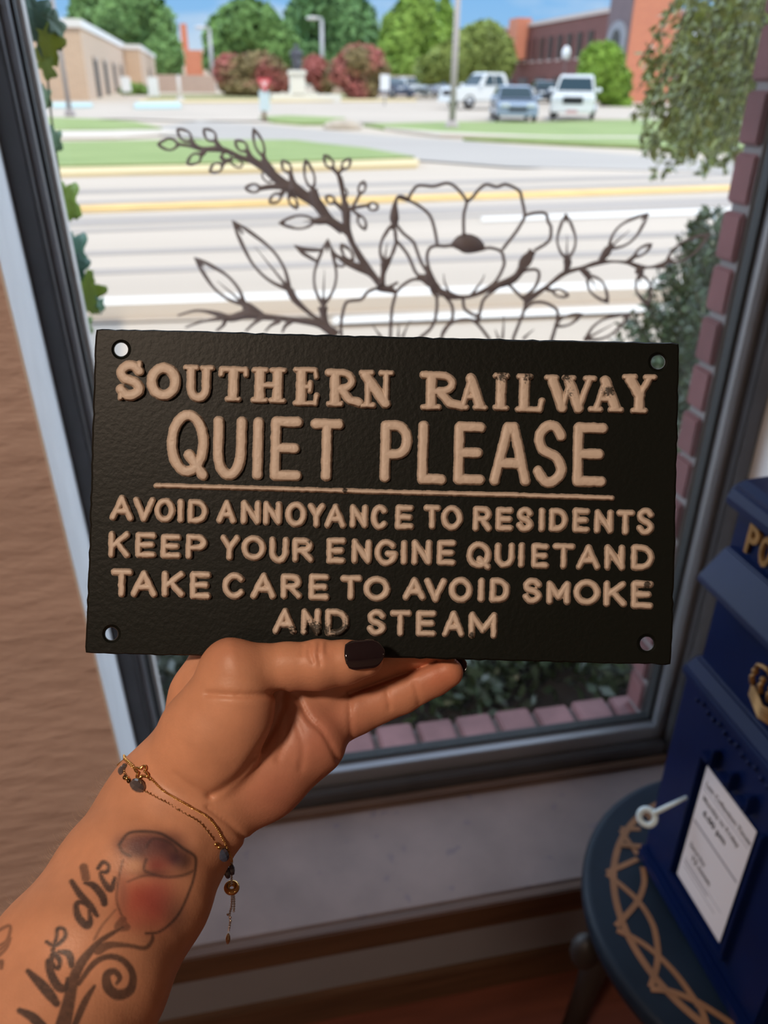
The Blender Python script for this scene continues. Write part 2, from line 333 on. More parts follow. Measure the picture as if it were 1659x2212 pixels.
g.add([(x, y, terr(y) - (0.02 if y > 20 else 0.005)) for y in ys for x in (-160, 200)], [(2 * i, 2 * i + 1, 2 * i + 3, 2 * i + 2) for i in range(4)])
struct('ground', g, conc)
ground_patch('parking_lot', [(-400, 226), (800, 221), (900, 218), (1700, 205), (2300, 200), (2300, 262), (1659, 268), (1000, 270), (560, 262), (400, 262), (280, 258), (-400, 254)], mat('pale_parking_concrete', (0.50, 0.42, 0.34), 0.9, var=0.06, vscale=0.2), 0.02)
ground_patch('side_street', [(260, 285), (430, 262), (560, 270), (780, 290), (1000, 306), (1500, 345), (2300, 380), (2300, 405), (1500, 372), (1100, 362), (900, 347), (700, 322), (480, 305)], conc2, 0.015)
ground_patch('road', [(-500, 385), (130, 382), (900, 372), (1659, 350), (2400, 330), (2400, 640), (1659, 655), (150, 700), (-500, 730)], mat('pale_road_concrete', (0.52, 0.43, 0.34), 0.9, var=0.07, vscale=0.5, stretch=(0.1, 1.6, 1)), 0.004)
GR = 'grass patches across the road'
ground_patch('grass', [(-400, 262), (105, 258), (200, 261), (290, 267), (350, 281), (240, 285), (-400, 289)], grass_m, 0.08, 0.1, 'stuff', 'narrow wedge of green grass by the parking lot at far left', 'grass')
ground_patch('grass', [(-500, 318), (120, 314), (400, 308), (640, 309), (790, 327), (895, 346), (830, 350), (600, 358), (130, 368), (-500, 376)], grass_m, 0.09, 0.1, 'stuff', 'long tapering green grass strip beside the road behind the flower sticker', 'grass')
ground_patch('grass', [(560, 256), (620, 253), (745, 258), (735, 270), (650, 270), (590, 265)], grass_m, 0.08, 0.1, 'stuff', 'small green grass island at the foot of the yield sign', 'grass')
ground_patch('grass', [(785, 272), (980, 267), (1150, 268), (1300, 263), (1700, 258), (2300, 250), (2300, 292), (1659, 300), (1200, 300), (950, 290), (830, 280)], grass_m, 0.08, 0.1, 'stuff', 'green lawn in front of the parked cars', 'grass')
ground_patch('grass', [(1000, 303), (1200, 303), (1659, 304), (2300, 298), (2300, 338), (1560, 330), (1420, 322), (1200, 313)], grass_m, 0.09, 0.1, 'stuff', 'green verge below the lawn, next to the side street at right', 'grass')
ground_patch('grass', [(333, 206), (600, 203), (790, 203), (790, 214), (600, 216), (310, 218)], mat('dry_grass', (0.24, 0.24, 0.09), 0.95, var=0.3, vscale=1.0, col2=(0.34, 0.30, 0.14)), 0.06, 0.1, 'stuff', 'dry grass bed under the red bushes around the monument', 'grass')
ground_patch('kerb', [(-500, 376), (130, 369), (600, 359), (870, 349), (905, 349), (900, 362), (600, 371), (130, 384), (-500, 392)], ykb_m, 0.06, 0.08)
ground_patch('kerb', [(830, 281), (950, 291), (1200, 301), (1659, 301), (2300, 293), (2300, 297), (1659, 304), (1200, 304), (950, 296)], kerb_m, 0.1, 0.1)
ground_patch('kerb', [(300, 219), (900, 216), (900, 220), (300, 224)], ykb_m, 0.1, 0.1)
ground_patch('kerb', [(-400, 290), (360, 283), (400, 288), (250, 300), (-400, 306)], kerb_m, 0.05, 0.06)
for a, lb in (([(115, 227), (200, 227), (200, 234), (115, 235)], 'pale blue painted kerb in front of the brick building'), ([(293, 226), (390, 225), (392, 236), (290, 237)], 'pale blue painted kerb in front of the low tan wall')):
    ground_patch('painted_kerb', a, blu_m, 0.12, 0.1, 'thing', lb, 'kerb')
YL = lambda a, b, h: [(-500, a + (a - b) * 0.43 + 0), (1659, b), (2300, b - (a - b) * 0.42), (2300, b - (a - b) * 0.42 + h), (1659, b + h), (-500, a + (a - b) * 0.43 + h)]
ground_patch('road_marking', YL(446, 398, 11), yel_m, 0.012)
ground_patch('road_marking', YL(459, 408, 4), yel_m, 0.012)
for a, b, h in ((412, 372, 8), (437, 388, 5), (474, 424, 16), (499, 441, 6), (545, 495, 10), (585, 530, 12)):
    ground_patch('road_marking', YL(a, b, h), tar_m, 0.008)
ground_patch('road_marking', [(1040, 470), (1659, 447), (2300, 425), (2300, 436), (1659, 460), (1040, 481)], wht_m, 0.012)
ground_patch('kerb', [(-500, 705), (200, 672), (720, 655), (1659, 622), (2300, 600), (2300, 616), (1659, 640), (720, 672), (200, 690), (-500, 724)], wht_m, 0.10, 0.1)
ground_patch('kerb', [(720, 690), (1659, 655), (1659, 668), (720, 706)], wht_m, 0.02)
rock = gnd(740, 278)
tag(MB().ball((rock[0], rock[1], rock[2] + 0.05), (0.75, 0.5, 0.28), 12, 8).build('boulder', mat('tan_rock', (0.50, 0.42, 0.33), 0.9, var=0.15, vscale=3), smooth=True), 'low tan boulder between the two grass patches near the yield sign', 'rock')

# the shop's own facade: casts the shade that lies on the pavement
shop_m = brick_mat('shop_brick', (0.17, 0.06, 0.05), (0.13, 0.045, 0.04), (0.16, 0.14, 0.13), 0.21, 0.075)
struct('wall_outer', MB().box((-9, -3.8, 2.85), (9, 1.3, 3.9)).box((-9, 1.26, 2.25), (9, 1.3, 2.85)).box((3.4, 0.9, 0), (9, 1.3, 2.85)).box((-9, 0.9, 0), (-2.7, 1.3, 2.85)), shop_m)
struct('wall_parapet', MB().box((-9, -3.8, 3.9), (-0.35, 1.3, 7.0)), shop_m)
# brick pier beside the window, its courses modelled, and the brick sill
pb_m = mat('dark_red_brick', (0.145, 0.054, 0.052), 0.8, var=0.3, vscale=5, bump=0.3, bscale=90)
mo_m = mat('grey_mortar', (0.17, 0.15, 0.145), 0.9)
pz, pit = MB(), 0.0875
for k in range(-1, 26):
    z0 = 0.292 + k * pit; o_ = 0.0 if k % 2 else 0.004
    pz.box((0.832 + o_, 1.203, z0), (1.03, 1.256 + o_, z0 + pit - 0.012)).box((1.042, 1.203, z0), (1.24, 1.256 + o_, z0 + pit - 0.012))
struct('wall_pier', pz, pb_m, bevel=0.004)
struct('wall_pier_mortar', MB().box((0.842, 1.201, 0), (1.25, 1.249, 2.6)), mo_m)
sb = MB()
for k in range(-4, 12):
    x0 = -0.10 + k * 0.0905; sb.box((x0, 1.203, 0.19), (x0 + 0.078, 1.285 + random.uniform(-.004, .004), 0.272 + random.uniform(-.003, .003)))
struct('trim_6', sb, mat('pink_red_sill_brick', (0.21, 0.105, 0.105), 0.85, var=0.25, vscale=12, bump=0.3, bscale=80), bevel=0.005)
struct('trim_7', MB().box((-0.5, 1.203, 0), (1.25, 1.278, 0.256)), mo_m)
lean(MB().box((GX0 - 0.012, 1.172, ZL + 0.036), (GX0 + 0.006, 1.2, 2.21)).build('outer_bead', mat('sunlit_outer_bead', (0.62, 0.58, 0.54), 0.5), win, bevel=0.002))  # outer frame edge; the sunlight on it is put into its pale colour

# ================================================================== OUTSIDE: BUILDINGS
tanb = brick_mat('tan_brick', (0.60, 0.40, 0.26), (0.52, 0.34, 0.22), (0.60, 0.47, 0.36), 0.42, 0.16, ms=0.03)
redb = brick_mat('shaded_red_facade_brick', (0.17, 0.058, 0.05), (0.145, 0.05, 0.042), (0.18, 0.09, 0.075), 0.5, 0.2, ms=0.02)  # red brick darkened in colour for the shade on the long facade
orgb = brick_mat('orange_facade_brick', (0.66, 0.23, 0.13), (0.60, 0.20, 0.12), (0.62, 0.30, 0.2), 0.5, 0.2, ms=0.02)
fasc = mat('white_roof_fascia', (0.75, 0.72, 0.68), 0.7); dark_m = mat('dark_opening', (0.035, 0.03, 0.028), 0.5)
t = thing('brick_building', (-12, 60, terr(60)), 'low tan brick building with white roof edge and dark doorways at upper left', 'building')
w = MB().box((-30, 60, 0.2), (-6.9, 92, 4.72)).box((-30, 92, 0.2), (-5.35, 122, 4.65))
w.build('wall', tanb, t)
MB().box((-30, 59.8, 4.55), (-6.75, 92, 5.0)).box((-30, 91.9, 4.5), (-5.2, 122.1, 4.9)).build('roof_edge', fasc, t)
for yy in (66.0, 72.5, 80.0, 87.0, 106.0):
    xx = -6.9 if yy < 92 else -5.35
    d = MB().box((xx - 0.1, yy - 1.2, 0.3), (xx + 0.04, yy + 1.2, 2.95)).build('doorway', dark_m, t)
    MB().box((xx - 0.05, yy - 1.5, 2.95), (xx + 0.12, yy + 1.5, 3.15)).build('lintel', mat('pale_lintel', (0.5, 0.4, 0.32), 0.8), d)
p0, p1 = ony(366, 165, 150), ony(462, 165, 150)
t = thing('smokestack_building', (p0[0], 150, terr(150)), 'small orange brick building with a tall chimney stack far behind', 'building')
hz = lambda u, v, Y: ony(u, v, Y)[2]
MB().box((p0[0], 150, terr(150)), (p1[0], 160, hz(410, 108, 150))).build('wall', orgb, t)
for u in (394, 448): MB().box((ony(u - 8, 160, 150)[0], 149.6, 1.7), (ony(u + 8, 160, 150)[0], 150, hz(u, 110, 150) + 0.3)).build('pilaster', mat('pale_stone', (0.7, 0.58, 0.5), 0.8), t)
MB().prism([(ony(391, 80, 153)[0], 153), (ony(405, 80, 153)[0], 153), (ony(405, 80, 153)[0], 154.4), (ony(391, 80, 153)[0], 154.4)], 'z', 5, hz(398, 51, 153)).build('chimney', orgb, t)
lw = MB()
for ua, ub, Y in ((333, 466, 84), (690, 900, 84)):
    a, b = ony(ua, 190, Y), ony(ub, 190, Y); lw.box((a[0], Y, 0.5), (b[0], Y + 0.4, hz((ua + ub) / 2, 162, Y)))
struct('wall_low_brick', lw, brick_mat('pinkish_brick', (0.50, 0.36, 0.29), (0.45, 0.32, 0.26), (0.5, 0.4, 0.34), 0.45, 0.18, ms=0.03))
# long red building on the right with its tower
t = thing('brick_school_building', (35, 75, terr(80)), 'long shaded red brick building with a bright tower at upper right', 'building')
zt = lambda Y: 7.55
MB().box((35, 74, 0.3), (60, 135, 7.55)).build('wall', redb, t)
MB().box((34.8, 73.9, 7.5), (60.1, 135.1, 7.85)).build('cornice', mat('pale_cornice', (0.55, 0.45, 0.40), 0.8), t)
for k in range(9):
    y0 = 77.5 + k * 2.35
    f_ = MB().box((34.9, y0, 4.3), (35.03, y0 + 1.15, 6.3)).build('window', mat('dark_window', (0.06, 0.035, 0.04), 0.3), t)
    MB().box((34.86, y0 - 0.1, 4.1), (35.03, y0 + 1.25, 4.3)).build('sill', mat('pale_sill', (0.45, 0.33, 0.3), 0.8), f_)
for k in range(5):
    y0 = 78 + k * 5.0; MB().box((34.9, y0, 1.0), (35.03, y0 + 3.0, 2.7)).build('window', MATS['dark_window'], t)
MB().box((33.6, 94, 4.5), (35.2, 96.6, 8.3)).build('pilaster', orgb, t)
MB().box((34.6, 69.7, 0.3), (ony(1466, 60, 69.7)[0], 73.95, 16)).build('tower', orgb, t)
MB().box((34.45, 69.72, 3.0), (34.62, 73.75, 16)).build('tower_side', mat('shaded_tower_brick', (0.17, 0.12, 0.125), 0.85, var=0.1, vscale=2), t)  # shaded side of the brick tower; the shade is put into this darker colour
ar = [(69.9, 3.2), (73.3, 3.2), (73.3, 5.4)] + [(71.6 + 1.7 * math.cos(a), 5.4 + 1.3 * math.sin(a)) for a in np.linspace(0.15, PI - 0.15, 9)] + [(69.9, 5.4)]
MB().prism(ar, 'x', 34.3, 34.7).build('arch_surround', mat('grey_arch_stone', (0.27, 0.27, 0.29), 0.8), t)
ar2 = [(70.8, 3.2), (72.4, 3.2), (72.4, 5.3)] + [(71.6 + .8 * math.cos(a), 5.3 + .8 * math.sin(a)) for a in np.linspace(0.15, PI - 0.15, 9)] + [(70.8, 5.3)]
MB().prism(ar2, 'x', 34.26, 34.3).build('arch_window', dark_m, t)

# ================================================================== OUTSIDE: TREES AND BUSHES
leaf_m = mat('leaf_green', (0.1, 0.2, 0.05), 0.7, attr='tint', spec=0.3)
bark_m = mat('bark', (0.10, 0.07, 0.05), 0.9, var=0.2)
def leaves(lobes, n, size, colf, flatn=0.5, seed=1, shell=0.55):
    """leaf quads scattered through overlapping lobes (cx, cy, cz, rx, ry, rz)"""
    g = np.random.default_rng(seed); L = np.array(lobes, float); wts = L[:, 3] * L[:, 4] + L[:, 5] * L[:, 3]; wts /= wts.sum()
    k = g.choice(len(L), n, p=wts); d = g.normal(size=(n, 3)); d /= np.linalg.norm(d, axis=1, keepdims=True)
    rr = shell + (1 - shell) * g.random(n) ** 0.7; P = L[k, :3] + d * rr[:, None] * L[k, 3:]
    nrm = d * 0.8 + g.normal(size=(n, 3)) * 0.55; nrm /= np.linalg.norm(nrm, axis=1, keepdims=True)
    a = np.cross(nrm, g.normal(size=(n, 3))); a /= np.linalg.norm(a, axis=1, keepdims=True); b = np.cross(nrm, a)
    s = size * (0.6 + 0.8 * g.random(n))[:, None]; a = a * s; b = b * s * flatn
    V = np.stack([P - a, P + b * 0.9 - a * 0.1, P + a, P - b * 0.9 - a * 0.1], 1).reshape(-1, 3); F = np.arange(4 * n).reshape(n, 4)
    return V, F, np.repeat(colf(P, g), 4, 0)
def green(c, jit=0.25, sc=0.5):
    def f(P, g):
        q = (0.75 + 0.5 * noise3(P, sc, 3))[:, None] * (1 + jit * (g.random((len(P), 1)) - 0.5)); return np.clip(np.array(c) * q, 0, 1)
    return f
def tree(name, label, cat, Y, spots, n, size, colf, trunk, group=None, seed=1):
    """spots: (u, v, half width px, half height px, dY) seen from the shop, at distance Y"""
    lob = []
    for u, v, a, b, dy in spots:
        p = ony(u, v, Y + dy); m = (Y + dy) / ray(u, v)[1] / FP; lob.append((p[0], p[1], p[2], a * m, a * m * 0.8, b * m))
    x0 = ony(trunk, 200, Y)[0]; t = thing(name, (x0, Y, terr(Y)), label, cat, group)
    V, F, c = leaves(lob, n, size, colf, 0.6, seed); raw_mesh('crown', V, F, leaf_m, t, False, c)
    zt = lob[0][2]; br = MB().tube([(x0, Y, terr(Y) - 0.2), (x0 + .1, Y, (terr(Y) + zt) / 2), (lob[0][0], lob[0][1], zt)], [0.02 * Y ** .5 * 1.3, 0.02 * Y ** .5, 0.05], 8)
    for l in lob[1:]: br.tube([(x0 + .1, Y, (terr(Y) + zt) / 2), ((x0 + l[0]) / 2, (Y + l[1]) / 2, (zt + l[2]) / 2), l[:3]], [0.12, 0.09, 0.04], 6)
    br.build('trunk', bark_m, t, True); return t
GT = 'trees beyond the parking lot'
tree('tree', 'dense green tree rising behind the low tan brick building', 'tree', 128, [(255, 20, 70, 60, 0), (320, 60, 60, 65, 2), (350, 120, 45, 45, 0), (200, 40, 50, 50, 3), (290, 110, 60, 50, 2), (372, 145, 22, 25, 0)], 9000, 0.62, green((0.17, 0.30, 0.10)), 300, GT, 1)
tree('tree', 'broad green tree behind the red bushes, left of the street lamp', 'tree', 112, [(540, 60, 70, 55, 0), (485, 90, 45, 55, 1), (590, 100, 55, 55, 0), (520, 130, 80, 45, 2)], 8000, 0.55, green((0.17, 0.31, 0.09)), 530, GT, 2)
tree('tree', 'tall bluish green tree behind the statue and street lamp', 'tree', 122, [(700, 10, 70, 60, 0), (660, 60, 50, 60, 2), (750, 60, 60, 70, 0), (795, 70, 25, 55, 1), (700, 130, 100, 45, 2), (740, -40, 60, 50, 0)], 10000, 0.6, green((0.15, 0.29, 0.11)), 710, GT, 3)
tree('tree', 'bright yellow green tree left of the tall utility pole', 'tree', 98, [(900, 30, 45, 50, 0), (870, 80, 50, 60, 0), (925, 100, 45, 60, 1), (960, 60, 20, 55, 2), (890, 145, 65, 35, 0)], 8000, 0.5, green((0.24, 0.38, 0.07)), 900, GT, 4)
tree('tree', 'olive green rounded tree behind the white pickup and utility pole', 'tree', 74, [(1030, 110, 60, 50, 0), (980, 135, 60, 40, 0), (1075, 130, 40, 50, 0), (1050, 80, 40, 30, 1), (930, 150, 35, 28, 0)], 8000, 0.36, green((0.25, 0.31, 0.08)), 1030, GT, 5)
tree('tree', 'small bright green tree beside the white pickup facing us', 'tree', 60, [(1300, 140, 50, 42, 0), (1270, 185, 36, 35, 0), (1325, 185, 40, 40, 0), (1335, 225, 28, 22, 0)], 6000, 0.30, green((0.25, 0.40, 0.06)), 1305, GT, 6)
def crape(P, g):
    q = noise3(P, 0.7, 5) + 0.25 * g.random(len(P)); m = np.clip((q - 0.58) * 3, 0, .9)[:, None]
    return np.clip((np.array((0.27, 0.21, 0.10)) * (1 - m) + np.array((0.50, 0.155, 0.15)) * m) * (0.8 + 0.4 * g.random((len(P), 1))), 0, 1)
GB = 'red flowering bushes by the monument'
tree('flowering_bush', 'wide red flowering bush behind the yield sign', 'bush', 72, [(560, 148, 55, 32, 0), (500, 155, 40, 34, 0), (600, 170, 40, 28, 0), (540, 188, 70, 18, 0)], 7000, 0.26, crape, 545, GB, 7)
tree('flowering_bush', 'small red flowering bush between the statue and street lamp', 'bush', 74, [(680, 150, 28, 28, 0), (700, 180, 22, 22, 0)], 2500, 0.26, crape, 690, GB, 8)
tree('flowering_bush', 'rounded red flowering bush right of the street lamp', 'bush', 70, [(780, 135, 55, 35, 0), (740, 155, 30, 30, 0), (815, 155, 28, 28, 0), (780, 190, 38, 28, 0)], 6000, 0.25, crape, 780, GB, 9)
tree('bush', 'low green hedge between the two white panels by the brick building', 'bush', 74, [(290, 196, 32, 14, 0)], 900, 0.2, green((0.17, 0.28, 0.06)), 290, None, 10)

# ================================================================== OUTSIDE: STREET FURNITURE
grey_metal = mat('galvanised_pole', (0.42, 0.42, 0.43), 0.5, metal=0.3); wpole = mat('weathered_pole', (0.45, 0.39, 0.37), 0.8)
def pole(name, label, cat, u, v, Y, vtop, r, m, head=None, group=None):
    b = ony(u, v, Y); z1 = hz(u, vtop, Y); t = thing(name, (b[0], Y, terr(Y)), label, cat, group)
    MB().tube([(b[0], Y, terr(Y) - 0.1), (b[0], Y, z1)], [r, r * 0.75], 12).build('pole', m, t, True)
    MB().lathe([(r * 2.2, 0), (r * 2.2, 0.12), (r * 1.4, 0.3)], (b[0], Y, terr(Y)), 12).build('base', m, t, True)
    if head == 'cobra':
        MB().tube([(b[0], Y, z1), (b[0] - 0.35, Y, z1 + 0.12), (b[0] - 0.6, Y, z1 + 0.1)], [r * 0.7, r * .6, r * 0.5], 8).build('arm', m, t, True)
        MB().ball((b[0] - 0.9, Y, z1 + 0.08), (0.62, 0.28, 0.17)).build('lamp_head', mat('lamp_head_grey', (0.62, 0.60, 0.60), 0.5), t, True)
    if head == 'globe':
        MB().lathe([(0.12, 0), (0.26, 0.12), (0.30, 0.45), (0.2, 0.72), (0.03, 0.85)], (b[0], Y, z1), 14).build('lantern', mat('white_lantern', (0.80, 0.82, 0.85), 0.3), t, True)
    return t
pole('street_lamp', 'grey street lamp rising behind the statue', 'street lamp', 697, 165, 90, 42, 0.22, grey_metal, 'cobra')
pole('street_lamp', 'grey street lamp beside the tree at left, near the chimney', 'street lamp', 459, 160, 100, 62, 0.22, grey_metal, 'cobra')
up_ = pole('utility_pole', 'tall weathered utility pole beside the side-on white pickup', 'pole', 976, 272, 33, -60, 0.13, wpole)
pole('utility_pole', 'thin grey pole in front of the low tan brick building', 'pole', 152, 252, 40, -60, 0.10, mat('grey_brown_pole', (0.34, 0.30, 0.29), 0.8))
pole('post', 'pale post standing before the low tan wall', 'post', 390, 222, 58, 162, 0.13, mat('pale_post', (0.6, 0.56, 0.52), 0.7))
pole('street_lantern', 'white post lantern in front of the long red building', 'street lamp', 1212, 220, 62, 128, 0.07, mat('dark_post', (0.10, 0.06, 0.06), 0.6), 'globe')
pole('street_lantern', 'white post lantern seen through the trailing plant', 'street lamp', 1470, 235, 42, 112, 0.07, mat('dark_post', (0.10, 0.06, 0.06), 0.6), 'globe')
def sign_on_post(name, label, cat, u, v, Y, parts, postm, r=0.05):
    b = ony(u, v, Y); t = thing(name, (b[0], Y, terr(Y)), label, cat); ztop = max(hz(u, p[1], Y) for p in parts)
    MB().tube([(b[0], Y, terr(Y) - 0.1), (b[0], Y, ztop)], r, 8).build('post', postm, t, True)
    m = Y / ray(u, v)[1] / FP
    for kind, vc, hw, hh, mm in parts:
        c = ony(u, vc, Y); w_, h_ = hw * m, hh * m
        if kind == 'yield':
            pl = [(c[0] - w_, c[2] + h_), (c[0] + w_, c[2] + h_), (c[0] + 0.08 * w_, c[2] - h_), (c[0] - 0.08 * w_, c[2] - h_)]
            o = MB().prism(pl, 'y', Y - r - 0.03, Y - r).build('sign_face', mat('red_sign_paint', (0.70, 0.10, 0.11), 0.5), t)
            k = 0.52; pl = [(c[0] - w_ * k, c[2] + h_ * 0.62), (c[0] + w_ * k, c[2] + h_ * 0.62), (c[0], c[2] - h_ * 0.42)]
            MB().prism(pl, 'y', Y - r - 0.04, Y - r - 0.03).build('sign_centre', mat('pink_white_paint', (0.82, 0.50, 0.50), 0.5), o)
        else: MB().box((c[0] - w_, Y - r - 0.03, c[2] - h_), (c[0] + w_, Y - r, c[2] + h_)).build('sign_panel', mm, t)
pw = mat('white_sign_panel', (0.82, 0.84, 0.86), 0.5); pb = mat('pale_blue_panel', (0.62, 0.72, 0.76), 0.5)
sign_on_post('yield_sign', 'red yield sign on a post with a pale panel below it', 'road sign', 571, 252, 38, [('yield', 185, 15, 14, None), ('panel', 218, 11, 19, pb)], mat('wooden_post', (0.40, 0.30, 0.22), 0.8), 0.10)
sign_on_post('parking_sign', 'white sign on a post right of the rounded red bush', 'road sign', 831, 222, 56, [('panel', 178, 10, 15, pw)], grey_metal)
sign_on_post('parking_sign', 'white panel sign left of the low green hedge', 'road sign', 272, 214, 68, [('panel', 182, 10, 14, pw)], grey_metal)
sign_on_post('parking_sign', 'white panel sign right of the low green hedge', 'road sign', 331, 214, 68, [('panel', 187, 11, 18, pw)], grey_metal)
# monument
b = ony(660, 222, 62); m = 62 / ray(660, 222)[1] / FP; zb = terr(62)
t = thing('monument', (b[0], 62, zb), 'white stone monument with a dark standing statue on its pedestal', 'monument')
st_m = mat('white_monument_stone', (0.78, 0.76, 0.68), 0.8)
cx = ony(642, 180, 62)[0]
MB().box((b[0] - 72 * m, 61.4, zb - 0.1), (b[0] + 75 * m, 63.2, hz(660, 203, 62))).build('base_wall', st_m, t, bevel=0.05)
MB().prism([(cx - 15 * m, 62 - .55), (cx + 15 * m, 62 - .55), (cx + 15 * m, 62.55), (cx - 15 * m, 62.55)], 'z', zb, hz(642, 160, 62)).box((cx - 18 * m, 61.3, hz(642, 162, 62)), (cx + 18 * m, 62.7, hz(642, 152, 62))).build('pedestal', st_m, t, bevel=0.05)
zs = hz(642, 152, 62); hs = hz(642, 97, 62) - zs
MB().tube([(cx - .1, 62, zs), (cx - .08, 62, zs + hs * .45), (cx, 62, zs + hs * .62), (cx, 62, zs + hs * .80), (cx, 62, zs + hs * .84)], [.22, .24, .26, .30, .10], 10).ball((cx, 62, zs + hs * .92), (.14, .15, .18)).tube([(cx + .28, 62, zs + hs * .78), (cx + .36, 62, zs + hs * .6), (cx + .25, 61.8, zs + hs * .5)], [.09, .08, .06], 8).tube([(cx - .28, 62, zs + hs * .78), (cx - .36, 62, zs + hs * .6), (cx - .3, 61.9, zs + hs * .45)], [.09, .08, .06], 8).tube([(cx + .14, 62, zs), (cx + .1, 62, zs + hs * .45)], [.14, .2], 8).build('statue', mat('dark_bronze', (0.10, 0.10, 0.12), 0.5, metal=0.5), t, True)

# ================================================================== OUTSIDE: CARS
tyre_m = mat('tyre', (0.02, 0.02, 0.02), 0.8); hub_m = mat('wheel_hub', (0.45, 0.46, 0.48), 0.3, metal=0.7); cglass = mat('car_glass', (0.02, 0.045, 0.055), 0.08, spec=0.8)
head_m = mat('headlight', (0.75, 0.8, 0.85), 0.08, spec=1.0); trimb = mat('black_trim', (0.015, 0.015, 0.017), 0.5)
def car(name, label, pos, yaw, L, Wd, H, paint, kind='sedan', group=None, grille=trimb, plate=None):
    t = thing(name, pos, label, 'car' if kind == 'sedan' else 'pickup', group); t.rotation_euler = (0, 0, yaw)
    def part(mb, nm, m, parent=t, smooth=False, bevel=0.0):
        me = mb.build(nm, m, None, smooth, bevel); me.parent = parent; return me
    hw = Wd / 2; gc = 0.24 if kind == 'sedan' else 0.38
    if kind == 'sedan':
        low = [(-L/2, gc+.05), (-L/2, .62*H), (-.36*L, .66*H), (.12*L, .64*H), (.40*L, .56*H), (L/2, .44*H), (L/2, gc)]
        cab = [(-.38*L, .64*H), (-.24*L, .97*H), (-.02*L, H), (.05*L, .97*H), (.22*L, .62*H)]
    else:
        low = [(-L/2, gc+.1), (-L/2, .60*H), (-.14*L, .62*H), (.2*L, .62*H), (.46*L, .58*H), (L/2, .50*H), (L/2, gc)]
        cab = [(-.16*L, .60*H), (-.13*L, .96*H), (-.10*L, H), (.08*L, H), (.12*L, .96*H), (.22*L, .60*H)]
    part(MB().prism(low, 'y', -hw, hw), 'body', paint, bevel=0.09)
    n = len(cab); v = [(x, -hw * (0.96 if z < .7 * H else 0.78), z) for x, z in cab] + [(x, hw * (0.96 if z < .7 * H else 0.78), z) for x, z in cab]
    part(MB().add(v, [tuple(range(n))[::-1], tuple(range(n, 2 * n))] + [(i, (i + 1) % n, n + (i + 1) % n, n + i) for i in range(n)]), 'cabin', paint, bevel=0.05)
    # windscreen, rear window and side windows sit on the cabin faces
    def quad(nm, a, b, sg, m, y0, y1):
        (x0, z0), (x1, z1) = a, b; f = lambda q: (x0 + (x1 - x0) * q, z0 + (z1 - z0) * q)
        (xa, za), (xb, zb_) = f(0.12), f(0.9); dx, dz = 0.02 * sg, 0.02
        V = [(xa, -y0, za), (xa, y0, za), (xb, y1, zb_), (xb, -y1, zb_)]
        part(MB().add(V + [(x + dx, y, z + dz) for x, y, z in V], [(0, 1, 2, 3), (4, 5, 6, 7), (0, 1, 5, 4), (1, 2, 6, 5), (2, 3, 7, 6), (3, 0, 4, 7)]), nm, m)
    quad('windscreen', cab[-1], cab[-2], 1, cglass, hw * .84, hw * .70); quad('rear_window', cab[0], cab[1], -1, cglass, hw * .84, hw * .70)
    for s in (-1, 1):
        zl, zh = .66 * H, .93 * H; yl, yh = s * hw * .965, s * hw * .80
        xa = cab[0][0] + .05 * L; xb = cab[-1][0] - .07 * L
        for x0, x1 in ((xa, (xa + xb) / 2 - .04), ((xa + xb) / 2 + .04, xb)):
            i0 = .03 * L if x0 == xa else 0; i1 = .05 * L if x1 == xb else 0
            V = [(x0, yl, zl), (x1, yl, zl), (x1 - i1, yh, zh), (x0 + i0, yh, zh)]
            part(MB().add(V + [(x, y + s * .02, z) for x, y, z in V], [(0, 1, 2, 3), (4, 5, 6, 7), (0, 1, 5, 4), (1, 2, 6, 5), (2, 3, 7, 6), (3, 0, 4, 7)]), 'side_window', cglass)
        part(MB().ball((cab[-1][0] - .1, s * (hw + .1), .66 * H), (.10, .14, .10)), 'mirror', paint, smooth=True)
        part(MB().box((L/2 - .16, s * hw * .62 - .19, .43 * H - .02), (L/2 + .02, s * hw * .62 + .19, .43 * H + .13)), 'headlight', head_m, bevel=0.03)
        for fx in (.32, -.31):
            R = .33 if kind == 'sedan' else .41
            wmb = MB().torus((fx * L, s * (hw - .08), R), R - .09, .10, (0, 1, 0), 24, 8); w_ = part(wmb, 'wheel', tyre_m, smooth=True)
            h = MB().torus((fx * L, s * (hw - .04), R), R * .28, R * .3, (0, 1, 0), 16, 6).build('hub', hub_m, None, True); h.parent = w_
    gh = .30 if kind == 'sedan' else .36
    part(MB().box((L/2 - .03, -hw * .46, gh * H), (L/2 + .025, hw * .46, (.10 if kind == 'sedan' else .15) * H + gh * H)), 'grille', grille, bevel=0.02)
    part(MB().box((L/2 - .10, -hw * .96, .17 * H), (L/2 + .08, hw * .96, .27 * H)), 'bumper', paint, bevel=0.03)
    if plate: part(MB().box((L/2 + .07, -.26, .155 * H), (L/2 + .10, .26, .235 * H)), 'number_plate', plate)
    return t
white_p = mat('white_car_paint', (0.80, 0.82, 0.82), 0.15, coat=0.8); silver_p = mat('silver_blue_car_paint', (0.36, 0.44, 0.56), 0.2, metal=0.4, coat=0.8)
def place(u, v): p = gnd(u, v); return (p[0], p[1], terr(p[1]) + 0.02)
face = lambda pos, a=0.0: math.atan2(-pos[1], -pos[0]) + a
p = place(1237, 258); car('pickup_truck', 'white pickup truck facing us, by the small bright green tree', p, face(p, -.03), 5.6, 2.0, 1.92, white_p, 'pickup', plate=mat('pinkish_plate', (0.60, 0.36, 0.36), 0.5))
p = place(1106, 262); car('sedan_car', 'silver blue car facing us with glinting bonnet', p, face(p, .10), 4.5, 1.8, 1.45, silver_p)
p = place(1050, 236); car('pickup_truck', 'white pickup truck parked side-on behind the silver blue car', p, PI + .25, 5.7, 2.0, 1.95, white_p, 'pickup')
